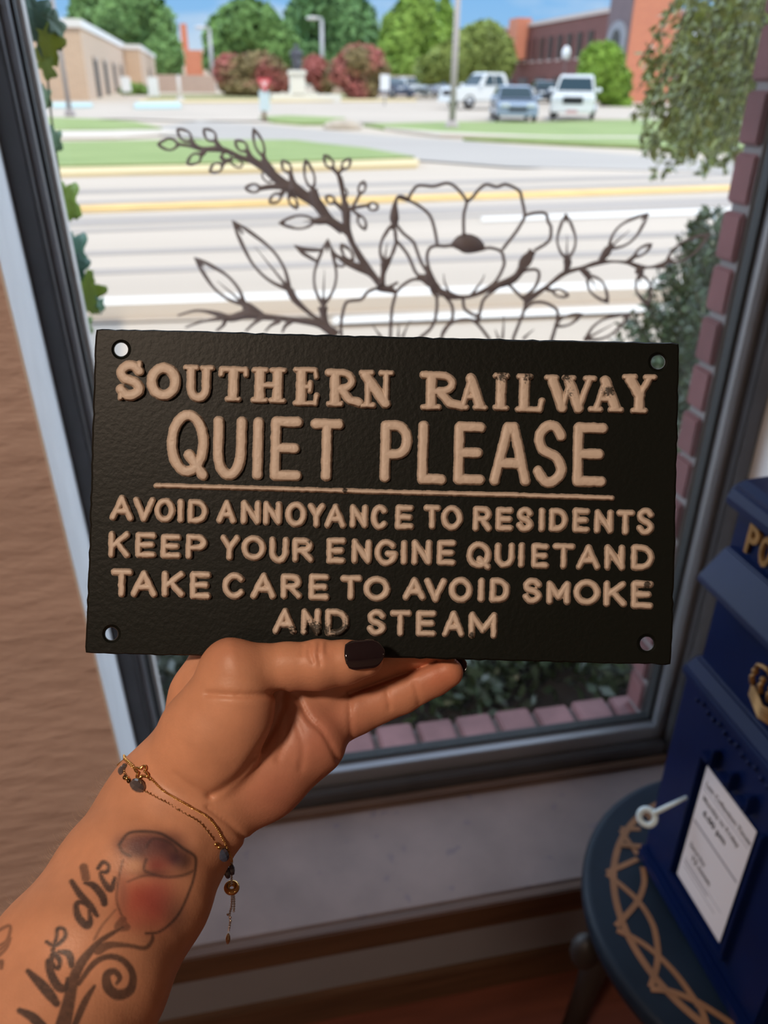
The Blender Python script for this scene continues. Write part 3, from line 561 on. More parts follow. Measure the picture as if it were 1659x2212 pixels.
for u, v, c, lb, a in ((886, 209, (0.75, 0.78, 0.8), 'distant white car under the trees left of the utility pole', .5), (940, 208, (0.35, 0.4, 0.5), 'distant grey blue car just left of the utility pole', .4), (846, 211, (0.10, 0.13, 0.2), 'distant dark car beside the white sign post', .6), (1172, 222, (0.06, 0.07, 0.09), 'dark car between the silver blue car and the facing white pickup', .2)):
    p = place(u, v); car('distant_car', lb, p, face(p, a), 4.4, 1.8, 1.5, mat('car_paint_%d' % u, c, 0.2, coat=0.8), 'sedan', 'cars far across the lot')

# ================================================================== PLANTS JUST OUTSIDE THE GLASS
# ivy hanging down the left edge of the window
ivy_m = mat('ivy_leaf', (0.16, 0.26, 0.03), 0.45, attr='tint', spec=0.4)
ivy = thing('ivy_vine', (-0.182, 1.215, 1.7), 'hanging ivy with lobed leaves along the left window edge outside', 'ivy')
def ivy_leaf(c, size, rot, tilt, col, lob=5):
    """lobed leaf: centre c, turned by rot in the window's plane, swung by tilt about the vertical"""
    pts = []
    for i in range(lob * 8):
        a = 2 * PI * i / (lob * 8); r = 0.50 + 0.42 * abs(math.cos(lob * (a - PI / 2) / 2)) ** 2.4 + 0.30 * max(0, math.cos(a + PI / 2)) ** 8 + 0.05 * math.sin(19 * a); pts.append((r * math.cos(a) * 0.85, r * math.sin(a)))
    V = []; cr, sr = math.cos(rot), math.sin(rot)
    for rr in (0.0, 0.5, 1.0):
        for x, z in (pts if rr else [(0, 0)]):
            x_, z_ = x * rr * cr - z * rr * sr, x * rr * sr + z * rr * cr; d = -0.22 * abs(x) * rr + 0.18 * (x * x + z * z) * rr
            V.append((c[0] + size * (x_ * math.cos(tilt) - d * math.sin(tilt)), c[1] + size * (x_ * math.sin(tilt) + d * math.cos(tilt)), c[2] + size * z_))
    n = len(pts); F = [(0, 1 + i, 1 + (i + 1) % n) for i in range(n)]; F4 = [(1 + i, 1 + n + i, 1 + n + (i + 1) % n, 1 + (i + 1) % n) for i in range(n)]
    col = tuple(min(1, c * 1.7) for c in col); mb = MB().add(V, F + F4); o = mb.build('leaf', ivy_m, ivy, True); a = o.data.color_attributes.new('tint', 'FLOAT_COLOR', 'POINT')
    a.data.foreach_set('color', np.tile([*col, 1.0], (len(V), 1)).ravel()); so_ = o.modifiers.new('thick', 'SOLIDIFY'); so_.thickness = 0.0006
    return o
YI = 1.222
for u, v, sz, rot, tl, col in ((88, 62, .030, .5, .5, (0.05, 0.10, 0.06)), (104, 92, .024, -.3, .2, (0.22, 0.27, 0.03)), (100, 142, .015, .3, -.3, (0.16, 0.22, 0.03)), (118, 52, .018, 1.0, .9, (0.05, 0.09, 0.05)), (76, 30, .028, .2, .6, (0.05, 0.10, 0.07)),
                               (140, 430, .031, .25, .8, (0.17, 0.26, 0.03)), (158, 540, .034, .2, .9, (0.05, 0.13, 0.08)), (165, 575, .024, -.2, .6, (0.04, 0.10, 0.07)), (190, 632, .030, -.25, .2, (0.20, 0.30, 0.04)), (217, 658, .013, .4, 1.1, (0.06, 0.13, 0.07)), (184, 702, .017, .2, .8, (0.12, 0.2, 0.05)), (120, 300, .016, .2, 1.0, (0.06, 0.12, 0.05)), (100, 208, .014, .2, 1.1, (0.08, 0.14, 0.05))):
    ivy_leaf(ony(u, v, YI), sz * 1.2, rot, tl, col)
MB().tube(catmull([ony(u, v, YI + .006) for u, v in ((50, -60), (85, 40), (100, 140), (112, 260), (132, 400), (150, 500), (172, 600), (186, 690), (200, 760))], 6), 0.0014, 6).build('stem', mat('ivy_stem', (0.10, 0.11, 0.04), 0.7), ivy, True)

# trailing plant at right: thin hanging stems with very small leaves
def strands(specs, lsize, per_m, colf, seed):
    g = np.random.default_rng(seed); P = []; T = []; tubes = MB()
    for a, b, c in specs:
        pts = catmull([a, b, c], 8); seg = np.linalg.norm(np.diff(pts, axis=0), axis=1).sum(); tubes.tube(pts, 0.0013, 4)
        k = max(4, int(seg * per_m)); s = g.random(k) * (len(pts) - 1.001); i = s.astype(int); P.append(pts[i] + (pts[i + 1] - pts[i]) * (s - i)[:, None]); T.append(np.tile((np.array(c) - np.array(a)) / seg, (k, 1)))
    P = np.concatenate(P); T = np.concatenate(T); n = len(P); d = g.normal(size=(n, 3)) + T * 0.6 + np.array([0, 0, -.2]); d /= np.linalg.norm(d, axis=1, keepdims=True)
    L = lsize * (0.6 + 0.8 * g.random((n, 1))); sd = np.cross(d, g.normal(size=(n, 3))); sd /= np.linalg.norm(sd, axis=1, keepdims=True)
    V = np.stack([P, P + d * L * .5 + sd * L * .24, P + d * L, P + d * L * .5 - sd * L * .24], 1).reshape(-1, 3)
    return V, np.arange(4 * n).reshape(n, 4), np.repeat(colf(P, g), 4, 0), tubes
tiny_m = mat('glossy_small_leaf', (0.1, 0.15, 0.05), 0.35, attr='tint', spec=0.6)
g = np.random.default_rng(21); sp = []
for k in range(185):
    Y = 1.75 + 0.9 * g.random(); w = g.random(); low = 40 + 330 * g.random() ** 0.8; e0 = np.interp(low, [0, 60, 150, 230, 330, 420], [1500, 1400, 1368, 1352, 1400, 1430]); u = e0 + (1675 - e0) * w ** 0.85
    if low > 250 and g.random() < .3: low += 40
    top = low - 130 - 140 * g.random() - 260 * w; uu = u + 45 + 30 * (1 - w)
    sp.append((ony(uu + 40, top, Y + .1), ony(uu - 10 + 10 * g.normal(), (top * .45 + low * .55), Y), ony(u, low, Y - .05)))
vine = thing('trailing_plant', ony(1500, -160, 2.2), 'trailing plant with tiny leaves hanging outside at upper right', 'plant')
V, F, c, tb = strands(sp, 0.024, 130, green((0.34, 0.38, 0.12), 0.7, 3.0), 22); raw_mesh('foliage', V, F, tiny_m, vine, False, c); tb.build('stems', mat('thin_stem', (0.08, 0.08, 0.04), 0.8), vine, True)
sp = []
for k in range(170):
    Y = 1.55 + 0.75 * g.random(); v1 = 430 + 330 * g.random() ** 0.8; half = 20 + (v1 - 430) * 0.40; u1 = 1560 - half * 1.0 + half * 1.1 * (g.random() - .45) * 1.6
    e = ony(u1, v1, Y); b = np.array([1.30 + .25 * g.random(), Y + .1, 0.15]); mid = (e + b) / 2 + np.array([0.05, 0, 0.10]); sp.append((b, mid, e))
bush = thing('shrub', (1.3, 2.0, 0), 'dark glossy shrub growing up beside the brick pier outside', 'shrub')
V, F, c, tb = strands(sp, 0.024, 75, green((0.10, 0.14, 0.065), 0.9, 3.0), 23); raw_mesh('foliage', V, F, tiny_m, bush, False, c); tb.build('stems', MATS['thin_stem'], bush, True)
dk = thing('shrub', (0.3, 1.75, 0), 'dark low shrub outside behind the brick sill, seen under the sign', 'shrub')
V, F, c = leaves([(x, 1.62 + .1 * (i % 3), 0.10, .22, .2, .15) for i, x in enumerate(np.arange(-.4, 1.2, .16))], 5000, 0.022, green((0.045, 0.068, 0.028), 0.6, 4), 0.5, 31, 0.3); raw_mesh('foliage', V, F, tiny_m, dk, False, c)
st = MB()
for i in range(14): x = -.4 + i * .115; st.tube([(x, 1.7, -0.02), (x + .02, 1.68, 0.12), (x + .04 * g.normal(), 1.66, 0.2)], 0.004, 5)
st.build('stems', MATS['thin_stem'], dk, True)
struct('planter_soil', MB().box((-1.2, 1.28, -.05), (1.7, 2.4, 0.012)), mat('dark_soil', (0.05, 0.04, 0.032), 0.95, var=0.3, vscale=12))

# ================================================================== FLOWER STICKER ON THE GLASS
C5, C6, C7, C8, CF = (3.95, 320, 260), (3.607, 400, 460), (3.318, 720, 380), (3.456, 1080, 440), (1, 0, 0)
ribs = []
def rib(C, pts, hw, smooth=True):
    s, a, b = C; P = np.array([(a + x / s, b + y / s) for x, y in pts]); h = np.broadcast_to(np.array(hw, float) / s * (1.22 if s > 1 else 1.1), (len(P),)).copy()
    if smooth and len(P) > 2: Q = catmull(np.column_stack([P, h]), 7); P, h = Q[:, :2], np.maximum(Q[:, 2], 0.6)
    ribs.append((P, h))
def leaf(C, b, t, w, hw=9, vein=None, tip=1.0):
    b, t = np.array(b, float), np.array(t, float); d = t - b; L = np.hypot(*d); d /= L; n = np.array([-d[1], d[0]])
    for s in (-1, 1): rib(C, [b, b + d * L * .22 + n * s * w * .40, b + d * L * .48 + n * s * w * .5, b + d * L * .78 + n * s * w * .26, t], [hw * 1.5, hw, hw * .9, hw * 1.25, hw * .3])
    rib(C, [t, t - d * L * .10 * tip, t - d * L * .2 * tip], [hw * .2, hw * 1.2, hw * .5]); rib(C, [b - d * L * .04, b + d * L * .12], [hw * 1.7, hw * 1.2])
    if vein is not None: rib(C, [b, b + (np.array(vein) - b) * .5, vein], [hw * 1.0, hw * .6, 1.2])
def oval(C, c, a, b, rot, hw=7): rib(C, [(c[0] + a * math.cos(t) * math.cos(rot) - b * math.sin(t) * math.sin(rot), c[1] + a * math.cos(t) * math.sin(rot) + b * math.sin(t) * math.cos(rot)) for t in np.linspace(0, 2 * PI, 15)], hw)
for b, t, w in (((260, 205), (75, 205), 95), ((370, 180), (243, 68), 85), ((575, 175), (470, 68), 85), ((455, 290), (325, 378), 82), ((635, 375), (520, 440), 78), ((845, 260), (738, 168), 80), ((985, 310), (895, 62), 72), ((1215, 450), (1140, 335), 68), ((960, 580), (820, 578), 72), ((1135, 630), (1030, 705), 72), ((1205, 640), (1275, 760), 62), ((1405, 590), (1340, 325), 80), ((1575, 410), (1500, 290), 68), ((1590, 700), (1510, 645), 62)): leaf(C5, b, t, w, 9)
leaf(C5, (1430, 860), (1110, 878), 112, 9, (1320, 862))
for c, a, b_, r in (((670, 305), 38, 30, .3), ((755, 362), 55, 34, .5), ((1015, 485), 52, 32, .8), ((1125, 520), 50, 26, .7)): oval(C5, c, a, b_, r)
rib(C5, [(260, 205), (350, 218), (470, 245), (600, 245), (690, 268), (790, 315), (880, 345), (990, 400), (1090, 490), (1180, 555), (1230, 575), (1330, 640), (1440, 710), (1530, 830), (1660, 950)], [12, 12, 17, 22, 18, 18, 22, 32, 34, 36, 46, 38, 40, 34, 24])
for p, h in (([(370, 180), (400, 215), (470, 250)], [18, 16, 12]), ([(575, 175), (600, 215), (650, 265)], [16, 18, 14]), ([(455, 290), (485, 260)], 20), ([(635, 375), (665, 345), (720, 340)], [16, 16, 12]), ([(845, 260), (880, 320), (960, 380)], [18, 20, 20]), ([(985, 310), (1000, 360), (1060, 440)], [18, 24, 30]), ([(1215, 450), (1230, 520), (1260, 580)], [16, 22, 30]), ([(960, 580), (1060, 565), (1180, 570)], [18, 20, 20]), ([(1135, 630), (1165, 595)], 18), ([(1205, 640), (1200, 590)], [12, 22]), ([(1405, 590), (1420, 650), (1450, 740)], [32, 34, 34]), ([(1430, 860), (1530, 850)], [26, 30]), ([(1575, 410), (1640, 490), (1660, 600)], [14, 14, 18]), ([(1590, 700), (1650, 740)], [14, 12]), ([(640, 280), (620, 320), (660, 345)], 10)): rib(C5, p, h)
rib(CF, [(730, 375), (737, 400), (743, 430), (747, 455), (752, 500), (775, 555), (800, 590), (824, 618)], [4, 4.5, 5, 9, 6.5, 5, 5, 6.5])
for b, t, w in (((740, 366), (757, 341), 16), ((778, 418), (787, 390), 15), ((795, 444), (819, 449), 17), ((775, 465), (790, 498), 16)): leaf(CF, b, t, w, 2.4)
oval(CF, (745, 418), 5, 9, .1, 2.2)
for p in ([(730, 375), (740, 366)], [(748, 458), (762, 446), (778, 418)], [(758, 450), (795, 444)], [(760, 452), (775, 465)], [(722, 436), (740, 455)]): rib(CF, p, [3.4, 3.0] if len(p) == 2 else 3.2)
leaf(C6, (815, 600), (365, 58), 185, 10, (540, 260)); leaf(C6, (465, 715), (70, 345), 140, 10, (250, 530)); leaf(C6, (1075, 720), (1112, 200), 170, 9, (1085, 440))
rib(C6, [(815, 600), (860, 680), (980, 790), (1085, 860)], [26, 22, 13, 16]); rib(C6, [(465, 715), (520, 765), (610, 805)], [28, 38, 20]); rib(C6, [(1072, 730), (1080, 800), (1100, 880), (1170, 950)], [34, 22, 26, 20])
rib(C6, [(848, 250), (930, 283), (1065, 292)], [3, 14, 9]); rib(C6, [(848, 250), (920, 315), (1032, 380)], [3, 13, 9])
leaf(C6, (1305, 375), (1210, 238), 62, 9); oval(C6, (1205, 378), 46, 36, .6, 8); rib(C6, [(1130, 260), (1170, 320), (1250, 385), (1340, 420), (1450, 480), (1530, 575)], [6, 9, 16, 26, 20, 22])
rib(C6, [(1660, 540), (1560, 590), (1530, 575), (1420, 400), (1300, 220), (1240, 130), (1120, 60)], [8, 14, 22, 11, 12, 24, 30])
rib(C6, [(-60, 800), (60, 765), (150, 765), (260, 790), (350, 820), (480, 790), (600, 808), (750, 822), (900, 840), (1060, 872), (1180, 960)], [6, 8, 10, 18, 24, 30, 22, 18, 20, 26, 36])
for p, h in (([(310, 825), (300, 870), (240, 920)], [18, 12, 7]), ([(0, 892), (140, 845), (280, 822)], [6, 8, 14]), ([(600, 815), (530, 865), (470, 922)], [16, 10, 7]), ([(740, 840), (670, 875), (620, 925)], [16, 10, 5]), ([(830, 840), (780, 880), (755, 935)], [18, 12, 6])): rib(C6, p, h)
hw7 = 9.5
for p in ([(540, 165), (560, 120), (610, 70), (720, 75), (810, 52), (870, 75), (930, 140), (955, 190), (935, 280), (935, 410)], [(955, 190), (1000, 150), (1050, 90), (1100, 62), (1170, 78), (1240, 62), (1330, 105), (1352, 170), (1370, 285), (1330, 370), (1280, 440), (1210, 530)], [(1370, 285), (1440, 268), (1520, 270), (1540, 330), (1560, 370), (1545, 465), (1440, 535)],
          [(455, 150), (560, 185), (650, 240), (700, 300), (730, 400), (745, 495)], [(440, 330), (500, 410), (570, 470), (600, 540), (630, 620), (665, 680)], [(440, 450), (530, 560), (590, 690), (640, 735)], [(740, 500), (690, 520), (672, 590), (700, 700), (790, 840), (920, 870), (1010, 850), (1150, 770), (1220, 650), (1220, 590), (1200, 540), (1120, 515), (1060, 530), (960, 545), (900, 520), (850, 500), (800, 505), (740, 500)],
          [(60, 1160), (55, 1060), (85, 920), (130, 895), (200, 885), (250, 830), (340, 800), (410, 805), (445, 840), (420, 960), (408, 1160)], [(445, 840), (510, 775), (590, 740), (690, 770), (740, 870), (735, 1000), (700, 1090), (620, 1160)], [(790, 850), (850, 930), (850, 1030), (790, 1110), (775, 1170)], [(780, 1140), (840, 1060), (930, 1030), (1020, 1050), (1120, 1170)], [(930, 880), (940, 950), (990, 990), (1035, 1000)],
          [(1230, 765), (1090, 870), (1055, 960), (1040, 1050)], [(1250, 770), (1320, 840), (1370, 890)], [(1270, 760), (1350, 690), (1440, 670), (1475, 700), (1450, 790), (1370, 870)], [(1370, 960), (1430, 910), (1520, 910), (1600, 960), (1605, 1030), (1570, 1170)], [(1375, 900), (1365, 970), (1290, 1160)], [(450, 475), (400, 620), (365, 700), (360, 790)]): rib(C7, p, hw7)
rib(C7, [(540, 165), (475, 145), (445, 190), (437, 300), (445, 360)], [9, 9, 12, 28, 12]); rib(C7, [(845, 492), (900, 482), (960, 485), (1030, 492), (1085, 505)], [6, 44, 58, 44, 6]); rib(C7, [(935, 410), (938, 440)], 14)
rib(C7, [(600, 715), (690, 755), (745, 815), (830, 855), (920, 870), (1010, 855), (1150, 795), (1280, 745), (1370, 665)], [12, 32, 20, 24, 12, 12, 18, 24, 12]); rib(C7, [(672, 640), (690, 720), (720, 790)], [10, 24, 14]); rib(C7, [(1430, 535), (1350, 650), (1300, 720), (1170, 785)], [24, 18, 16, 12])
for p in ([(60, 1160), (120, 1290), (280, 1380), (405, 1400)], [(408, 1160), (405, 1400)], [(620, 1160), (540, 1300), (405, 1400)], [(775, 1170), (800, 1300), (880, 1380), (950, 1400)], [(1120, 1170), (1080, 1310), (950, 1400)], [(1290, 1160), (1270, 1400)], [(1570, 1170), (1450, 1350), (1270, 1400)]): rib(C7, p, hw7)
leaf(C7, (1340, 665), (1430, 540), 66, 9); leaf(C7, (362, 625), (433, 330), 105, 9, (388, 480)); rib(C7, [(362, 625), (355, 700), (345, 790)], [22, 14, 24]); rib(C7, [(1035, 990), (1038, 1050)], 13); oval(C7, (735, 815), 32, 50, -.5, 7)
rib(C7, [(1365, 890), (1430, 860), (1540, 785), (1670, 690)], [30, 18, 11, 9]); rib(C7, [(330, 790), (345, 800), (440, 830)], [26, 26, 12])
for p in ([(790, 700), (800, 770), (840, 850)], [(1085, 705), (1060, 760), (990, 850)], [(280, 1070), (310, 1110), (345, 1160)], [(470, 1060), (465, 1160)], [(555, 1030), (520, 1100), (495, 1160)], [(1222, 1000), (1220, 1080), (1212, 1170)], [(1160, 1100), (1185, 1170)], [(1440, 1100), (1400, 1130), (1360, 1170)]): rib(C7, p, [2, 5, 9] if len(p) == 3 else [2, 8])
rib(C8, [(185, 720), (260, 685), (350, 620), (480, 520), (610, 480), (740, 440), (850, 432), (950, 440), (1040, 470), (1120, 475), (1230, 458)], [30, 16, 12, 16, 12, 16, 8, 12, 16, 8, 22])
leaf(C8, (500, 420), (492, 72), 135, 8, (500, 230)); leaf(C8, (812, 335), (1112, 70), 140, 8, (970, 195)); leaf(C8, (1003, 395), (1138, 298), 52, 8); leaf(C8, (1240, 440), (1575, 220), 118, 8, (1420, 350)); leaf(C8, (658, 535), (810, 745), 112, 8, (730, 640)); leaf(C8, (1045, 525), (1105, 770), 108, 8, (1050, 610)); leaf(C8, (392, 650), (518, 690), 56, 7); leaf(C8, (415, 910), (620, 822), 66, 8); leaf(C8, (640, 1010), (980, 820), 125, 8, (880, 880)); leaf(C8, (150, 490), (245, 350), 52, 8)
for p, h in (([(500, 415), (505, 450), (488, 510)], [26, 24, 12]), ([(815, 330), (790, 370), (745, 432)], [22, 26, 14]), ([(1003, 395), (980, 415), (940, 438)], [12, 14, 10]), ([(658, 535), (640, 515), (600, 490)], [24, 22, 12]), ([(1042, 525), (1040, 490), (1030, 470)], [26, 28, 14]), ([(390, 650), (345, 635)], [10, 14]), ([(415, 910), (400, 960), (380, 1020)], 8)): rib(C8, p, h)
V, F = [], []
for ri, (P, h) in enumerate(ribs):
    T = np.gradient(P, axis=0); T /= np.maximum(np.linalg.norm(T, axis=1, keepdims=True), 1e-6); N = np.column_stack([-T[:, 1], T[:, 0]]); n0 = len(V)
    for i in range(len(P)):
        for sgn in (-1, 1):
            q = P[i] + N[i] * h[i] * sgn
            for y in (YW - 0.0034 - ri * 4e-6, YW - 0.0031): V.append(ony(q[0], q[1], y))
    for i in range(len(P) - 1):
        a = n0 + 4 * i; F += [(a, a + 4, a + 6, a + 2), (a + 1, a + 3, a + 7, a + 5), (a, a + 1, a + 5, a + 4), (a + 2, a + 6, a + 7, a + 3)]
dm = mat('taupe_vinyl', (0.31, 0.285, 0.295), 0.6)
tag(raw_mesh('window_sticker', V, np.array(F), dm, None, False), 'taupe flower and leaf sticker on the window glass', 'sticker')

# ================================================================== CAST SIGN
def resamp(P, step=14.0):
    P = [np.array(p, float) for p in P]; out = []
    for a, b in zip(P, P[1:] + P[:1]): n = max(1, int(np.linalg.norm(b - a) / step)); out += [a + (b - a) * t / n for t in range(n)]
    return np.array(out)
SIGN = thing('cast_sign', hand_space((830, 1075, 18)), 'dark green cast iron railway sign with raised cream lettering, held in the hand', 'sign')
plate_m = mat('dark_green_iron', (0.0050, 0.0068, 0.0052), 0.45, bump=0.35, bscale=520, bdist=0.0004, spec=0.2)
OUT = resamp([(207, 711), (420, 715), (640, 722), (850, 727), (1050, 732), (1280, 737), (1467, 741), (1464, 900), (1460, 1080), (1456, 1260), (1450, 1436), (1250, 1431), (1050, 1426), (850, 1421), (600, 1418), (380, 1416), (184, 1411), (191, 1240), (196, 1060), (201, 880)])
OUT = OUT + rng.normal(size=OUT.shape) * 0.7
for k, q in enumerate(((207, 711), (1467, 741), (1450, 1436), (184, 1411))):
    OUT[np.argmin(np.hypot(*(OUT - q).T))] = np.array(q) + np.array([(1.5, 1.5), (-1.5, 1.5), (-2, -1.5), (1.5, -1.5)][k])
HOLES = [((262, 755), 14.5), ((1421, 782), 14.5), ((241, 1369), 13.5), ((1397, 1390), 14.5)]
PT = 34.0
cen = OUT.mean(0)
def ins(P, d): return P + (cen - P) / np.linalg.norm(cen - P, axis=1, keepdims=True) * d
def circ(c, r, n=28): return np.array([(c[0] + r * math.cos(2 * PI * i / n), c[1] + r * math.sin(2 * PI * i / n)) for i in range(n)])
V, F = [], []
def ring(P, z): n0 = len(V); V.extend([(p[0], p[1], z) for p in P]); return n0
def wall(a, b, n, flip=False):
    for i in range(n): q = (a + i, a + (i + 1) % n, b + (i + 1) % n, b + i); F.append(q[::-1] if flip else q)
o0, o1, o2, o3 = ring(ins(OUT, 4), 0), ring(OUT, 4), ring(OUT, PT - 4), ring(ins(OUT, 4), PT); nO = len(OUT)
wall(o0, o1, nO); wall(o1, o2, nO); wall(o2, o3, nO)
fl, bl = [(o0, nO, ins(OUT, 4))], [(o3, nO, ins(OUT, 4))]
for c, r in HOLES:
    h0, h1, h2, h3 = ring(circ(c, r + 7), 0), ring(circ(c, r + 1.5), 4), ring(circ(c, r), PT - 3), ring(circ(c, r + 3), PT); wall(h0, h1, 28, True); wall(h1, h2, 28, True); wall(h2, h3, 28, True); fl.append((h0, 28, circ(c, r + 7))); bl.append((h3, 28, circ(c, r + 3)))
for L in (fl, bl):
    idx = [s + i for s, n, _ in L for i in range(n)]
    for tri in geometry.tessellate_polygon([[Vector((p[0], p[1], 0)) for p in P] for _, _, P in L]): F.append(tuple(idx[i] for i in tri))
mbp = MB().add(hand_space(np.array(V)), F); mbp.build('plate', plate_m, SIGN)

def arc(cx, cy, rx, ry, a0, a1, n=16): return [(cx + rx * math.cos(math.radians(a)), cy + ry * math.sin(math.radians(a))) for a in np.linspace(a0, a1, n)]
S_ = [tuple(p) for p in catmull([(.93, .17), (.70, .01), (.34, .0), (.05, .18), (.2, .42), (.75, .56), (.97, .8), (.68, .99), (.3, 1.0), (.03, .82)], 5)]
G = {'A': [[(0, 1), (.5, 0), (1, 1)], [(.2, .66), (.8, .66)]], 'a': [[(0, 1), (.40, 0), (.60, 0), (1, 1)], [(.5, .0), (.5, .05)], [(.18, .68), (.82, .68)]], 'V': [[(0, 0), (.5, 1), (1, 0)]], 'O': [arc(.5, .5, .5, .5, 0, 360, 26)], 'I': [[(.5, 0), (.5, 1)]],
     'D': [[(0, 0), (0, 1), (.35, 1)] + arc(.4, .5, .6, .5, 90, -90) + [(.35, 0), (0, 0)]], 'N': [[(0, 1), (0, 0), (1, 1), (1, 0)]], 'Y': [[(0, 0), (.5, .52), (1, 0)], [(.5, .52), (.5, 1)]], 'C': [arc(.5, .5, .5, .5, -42, -318, 22)],
     'E': [[(1, 0), (0, 0), (0, 1), (1, 1)], [(0, .49), (.88, .49)]], 'T': [[(0, 0), (1, 0)], [(.5, 0), (.5, 1)]], 'R': [[(0, 1), (0, 0), (.5, 0)] + arc(.55, .26, .4, .26, -90, 90, 9) + [(0, .52)], [(.45, .52), (1, 1)]], 'S': [S_],
     'K': [[(0, 0), (0, 1)], [(.95, 0), (0, .62)], [(.36, .42), (1, 1)]], 'P': [[(0, 1), (0, 0), (.5, 0)] + arc(.5, .28, .5, .28, -90, 90, 10) + [(0, .56)]], 'U': [[(0, 0), (0, .55)] + arc(.5, .58, .5, .42, 180, 0, 14) + [(1, 0)]],
     'G': [arc(.5, .5, .5, .5, -42, -350, 24) + [(.98, .55), (.6, .55)]], 'Q': [arc(.5, .48, .5, .48, 0, 360, 26), [(.55, .68), (1.0, 1.02)]], 'M': [[(0, 1), (0, 0), (.5, .75), (1, 0), (1, 1)]], 'L': [[(0, 0), (0, 1), (1, 1)]]}
k_, t_ = 1.0, 0.52        # thick and thin strokes of the serif line, in stroke radii
def ser(x, y, w=.15): return ([(x - w, y), (x + w, y)], t_)
GS = {'S': [(S_, .95), ([(.95, -.02), (.92, .25)], t_), ([(.02, .72), (.02, 1.02)], t_)], 'O': [(arc(.5, .5, .42, .5, 90, 270, 16), k_), (arc(.5, .5, .42, .5, -90, 90, 16), k_)], 'U': [([(.2, 0), (.2, .6)] + arc(.5, .62, .3, .36, 180, 0, 12) + [(.8, 0)], .85), ser(.2, .0, .2), ser(.82, 0, .18)],
      'T': [([(.02, .02), (.98, .02)], .55), ([(.02, .02), (.0, .2)], t_), ([(.98, .02), (1, .2)], t_), ([(.5, 0), (.5, 1)], k_), ser(.5, 1, .22)], 'H': [([(.2, 0), (.2, 1)], k_), ([(.8, 0), (.8, 1)], k_), ([(.2, .5), (.8, .5)], .6), ser(.2, 0, .2), ser(.2, 1, .2), ser(.8, 0, .2), ser(.8, 1, .2)],
      'E': [([(.27, 0), (.27, 1)], k_), ([(0, 0), (.9, 0), (.95, .2)], .5), ([(.27, .5), (.66, .5)], .55), ([(.68, .38), (.68, .62)], t_), ([(0, 1), (.92, 1), (.99, .76)], .5)], 'R': [([(.22, 0), (.22, 1)], k_), ([(.0, 0), (.45, 0)] + arc(.45, .26, .32, .26, -90, 90, 9) + [(.25, .53)], .72), ([(.42, .53), (.72, .92), (1.02, 1)], .85), ser(.22, 1, .2)],
      'N': [([(.2, 0), (.2, 1)], .6), ([(.1, 0), (.82, 1)], k_), ([(.84, 0), (.84, 1)], .6), ser(.14, 0, .18), ser(.2, 1, .2), ser(.84, 0, .18)], 'A': [([(.17, 1), (.48, .05)], .6), ([(.46, 0), (.82, 1)], k_), ([(.3, .66), (.7, .66)], .5), ser(.15, 1, .16), ser(.84, 1, .18)], 'I': [([(.5, 0), (.5, 1)], k_), ser(.5, 0, .42), ser(.5, 1, .42)],
      'L': [([(.25, 0), (.25, 1)], k_), ser(.25, 0, .24), ([(0, 1), (.92, 1), (1, .72)], .55)], 'W': [([(.1, 0), (.32, 1)], k_), ([(.32, 1), (.5, .1)], .6), ([(.46, 0), (.68, 1)], k_), ([(.68, 1), (.92, 0)], .6), ser(.08, 0, .1), ser(.46, 0, .1), ser(.92, 0, .09)], 'Y': [([(.15, 0), (.48, .55)], k_), ([(.52, .55), (.86, 0)], .65), ([(.5, .5), (.5, 1)], k_), ser(.14, 0, .17), ser(.87, 0, .15), ser(.5, 1, .22)]}
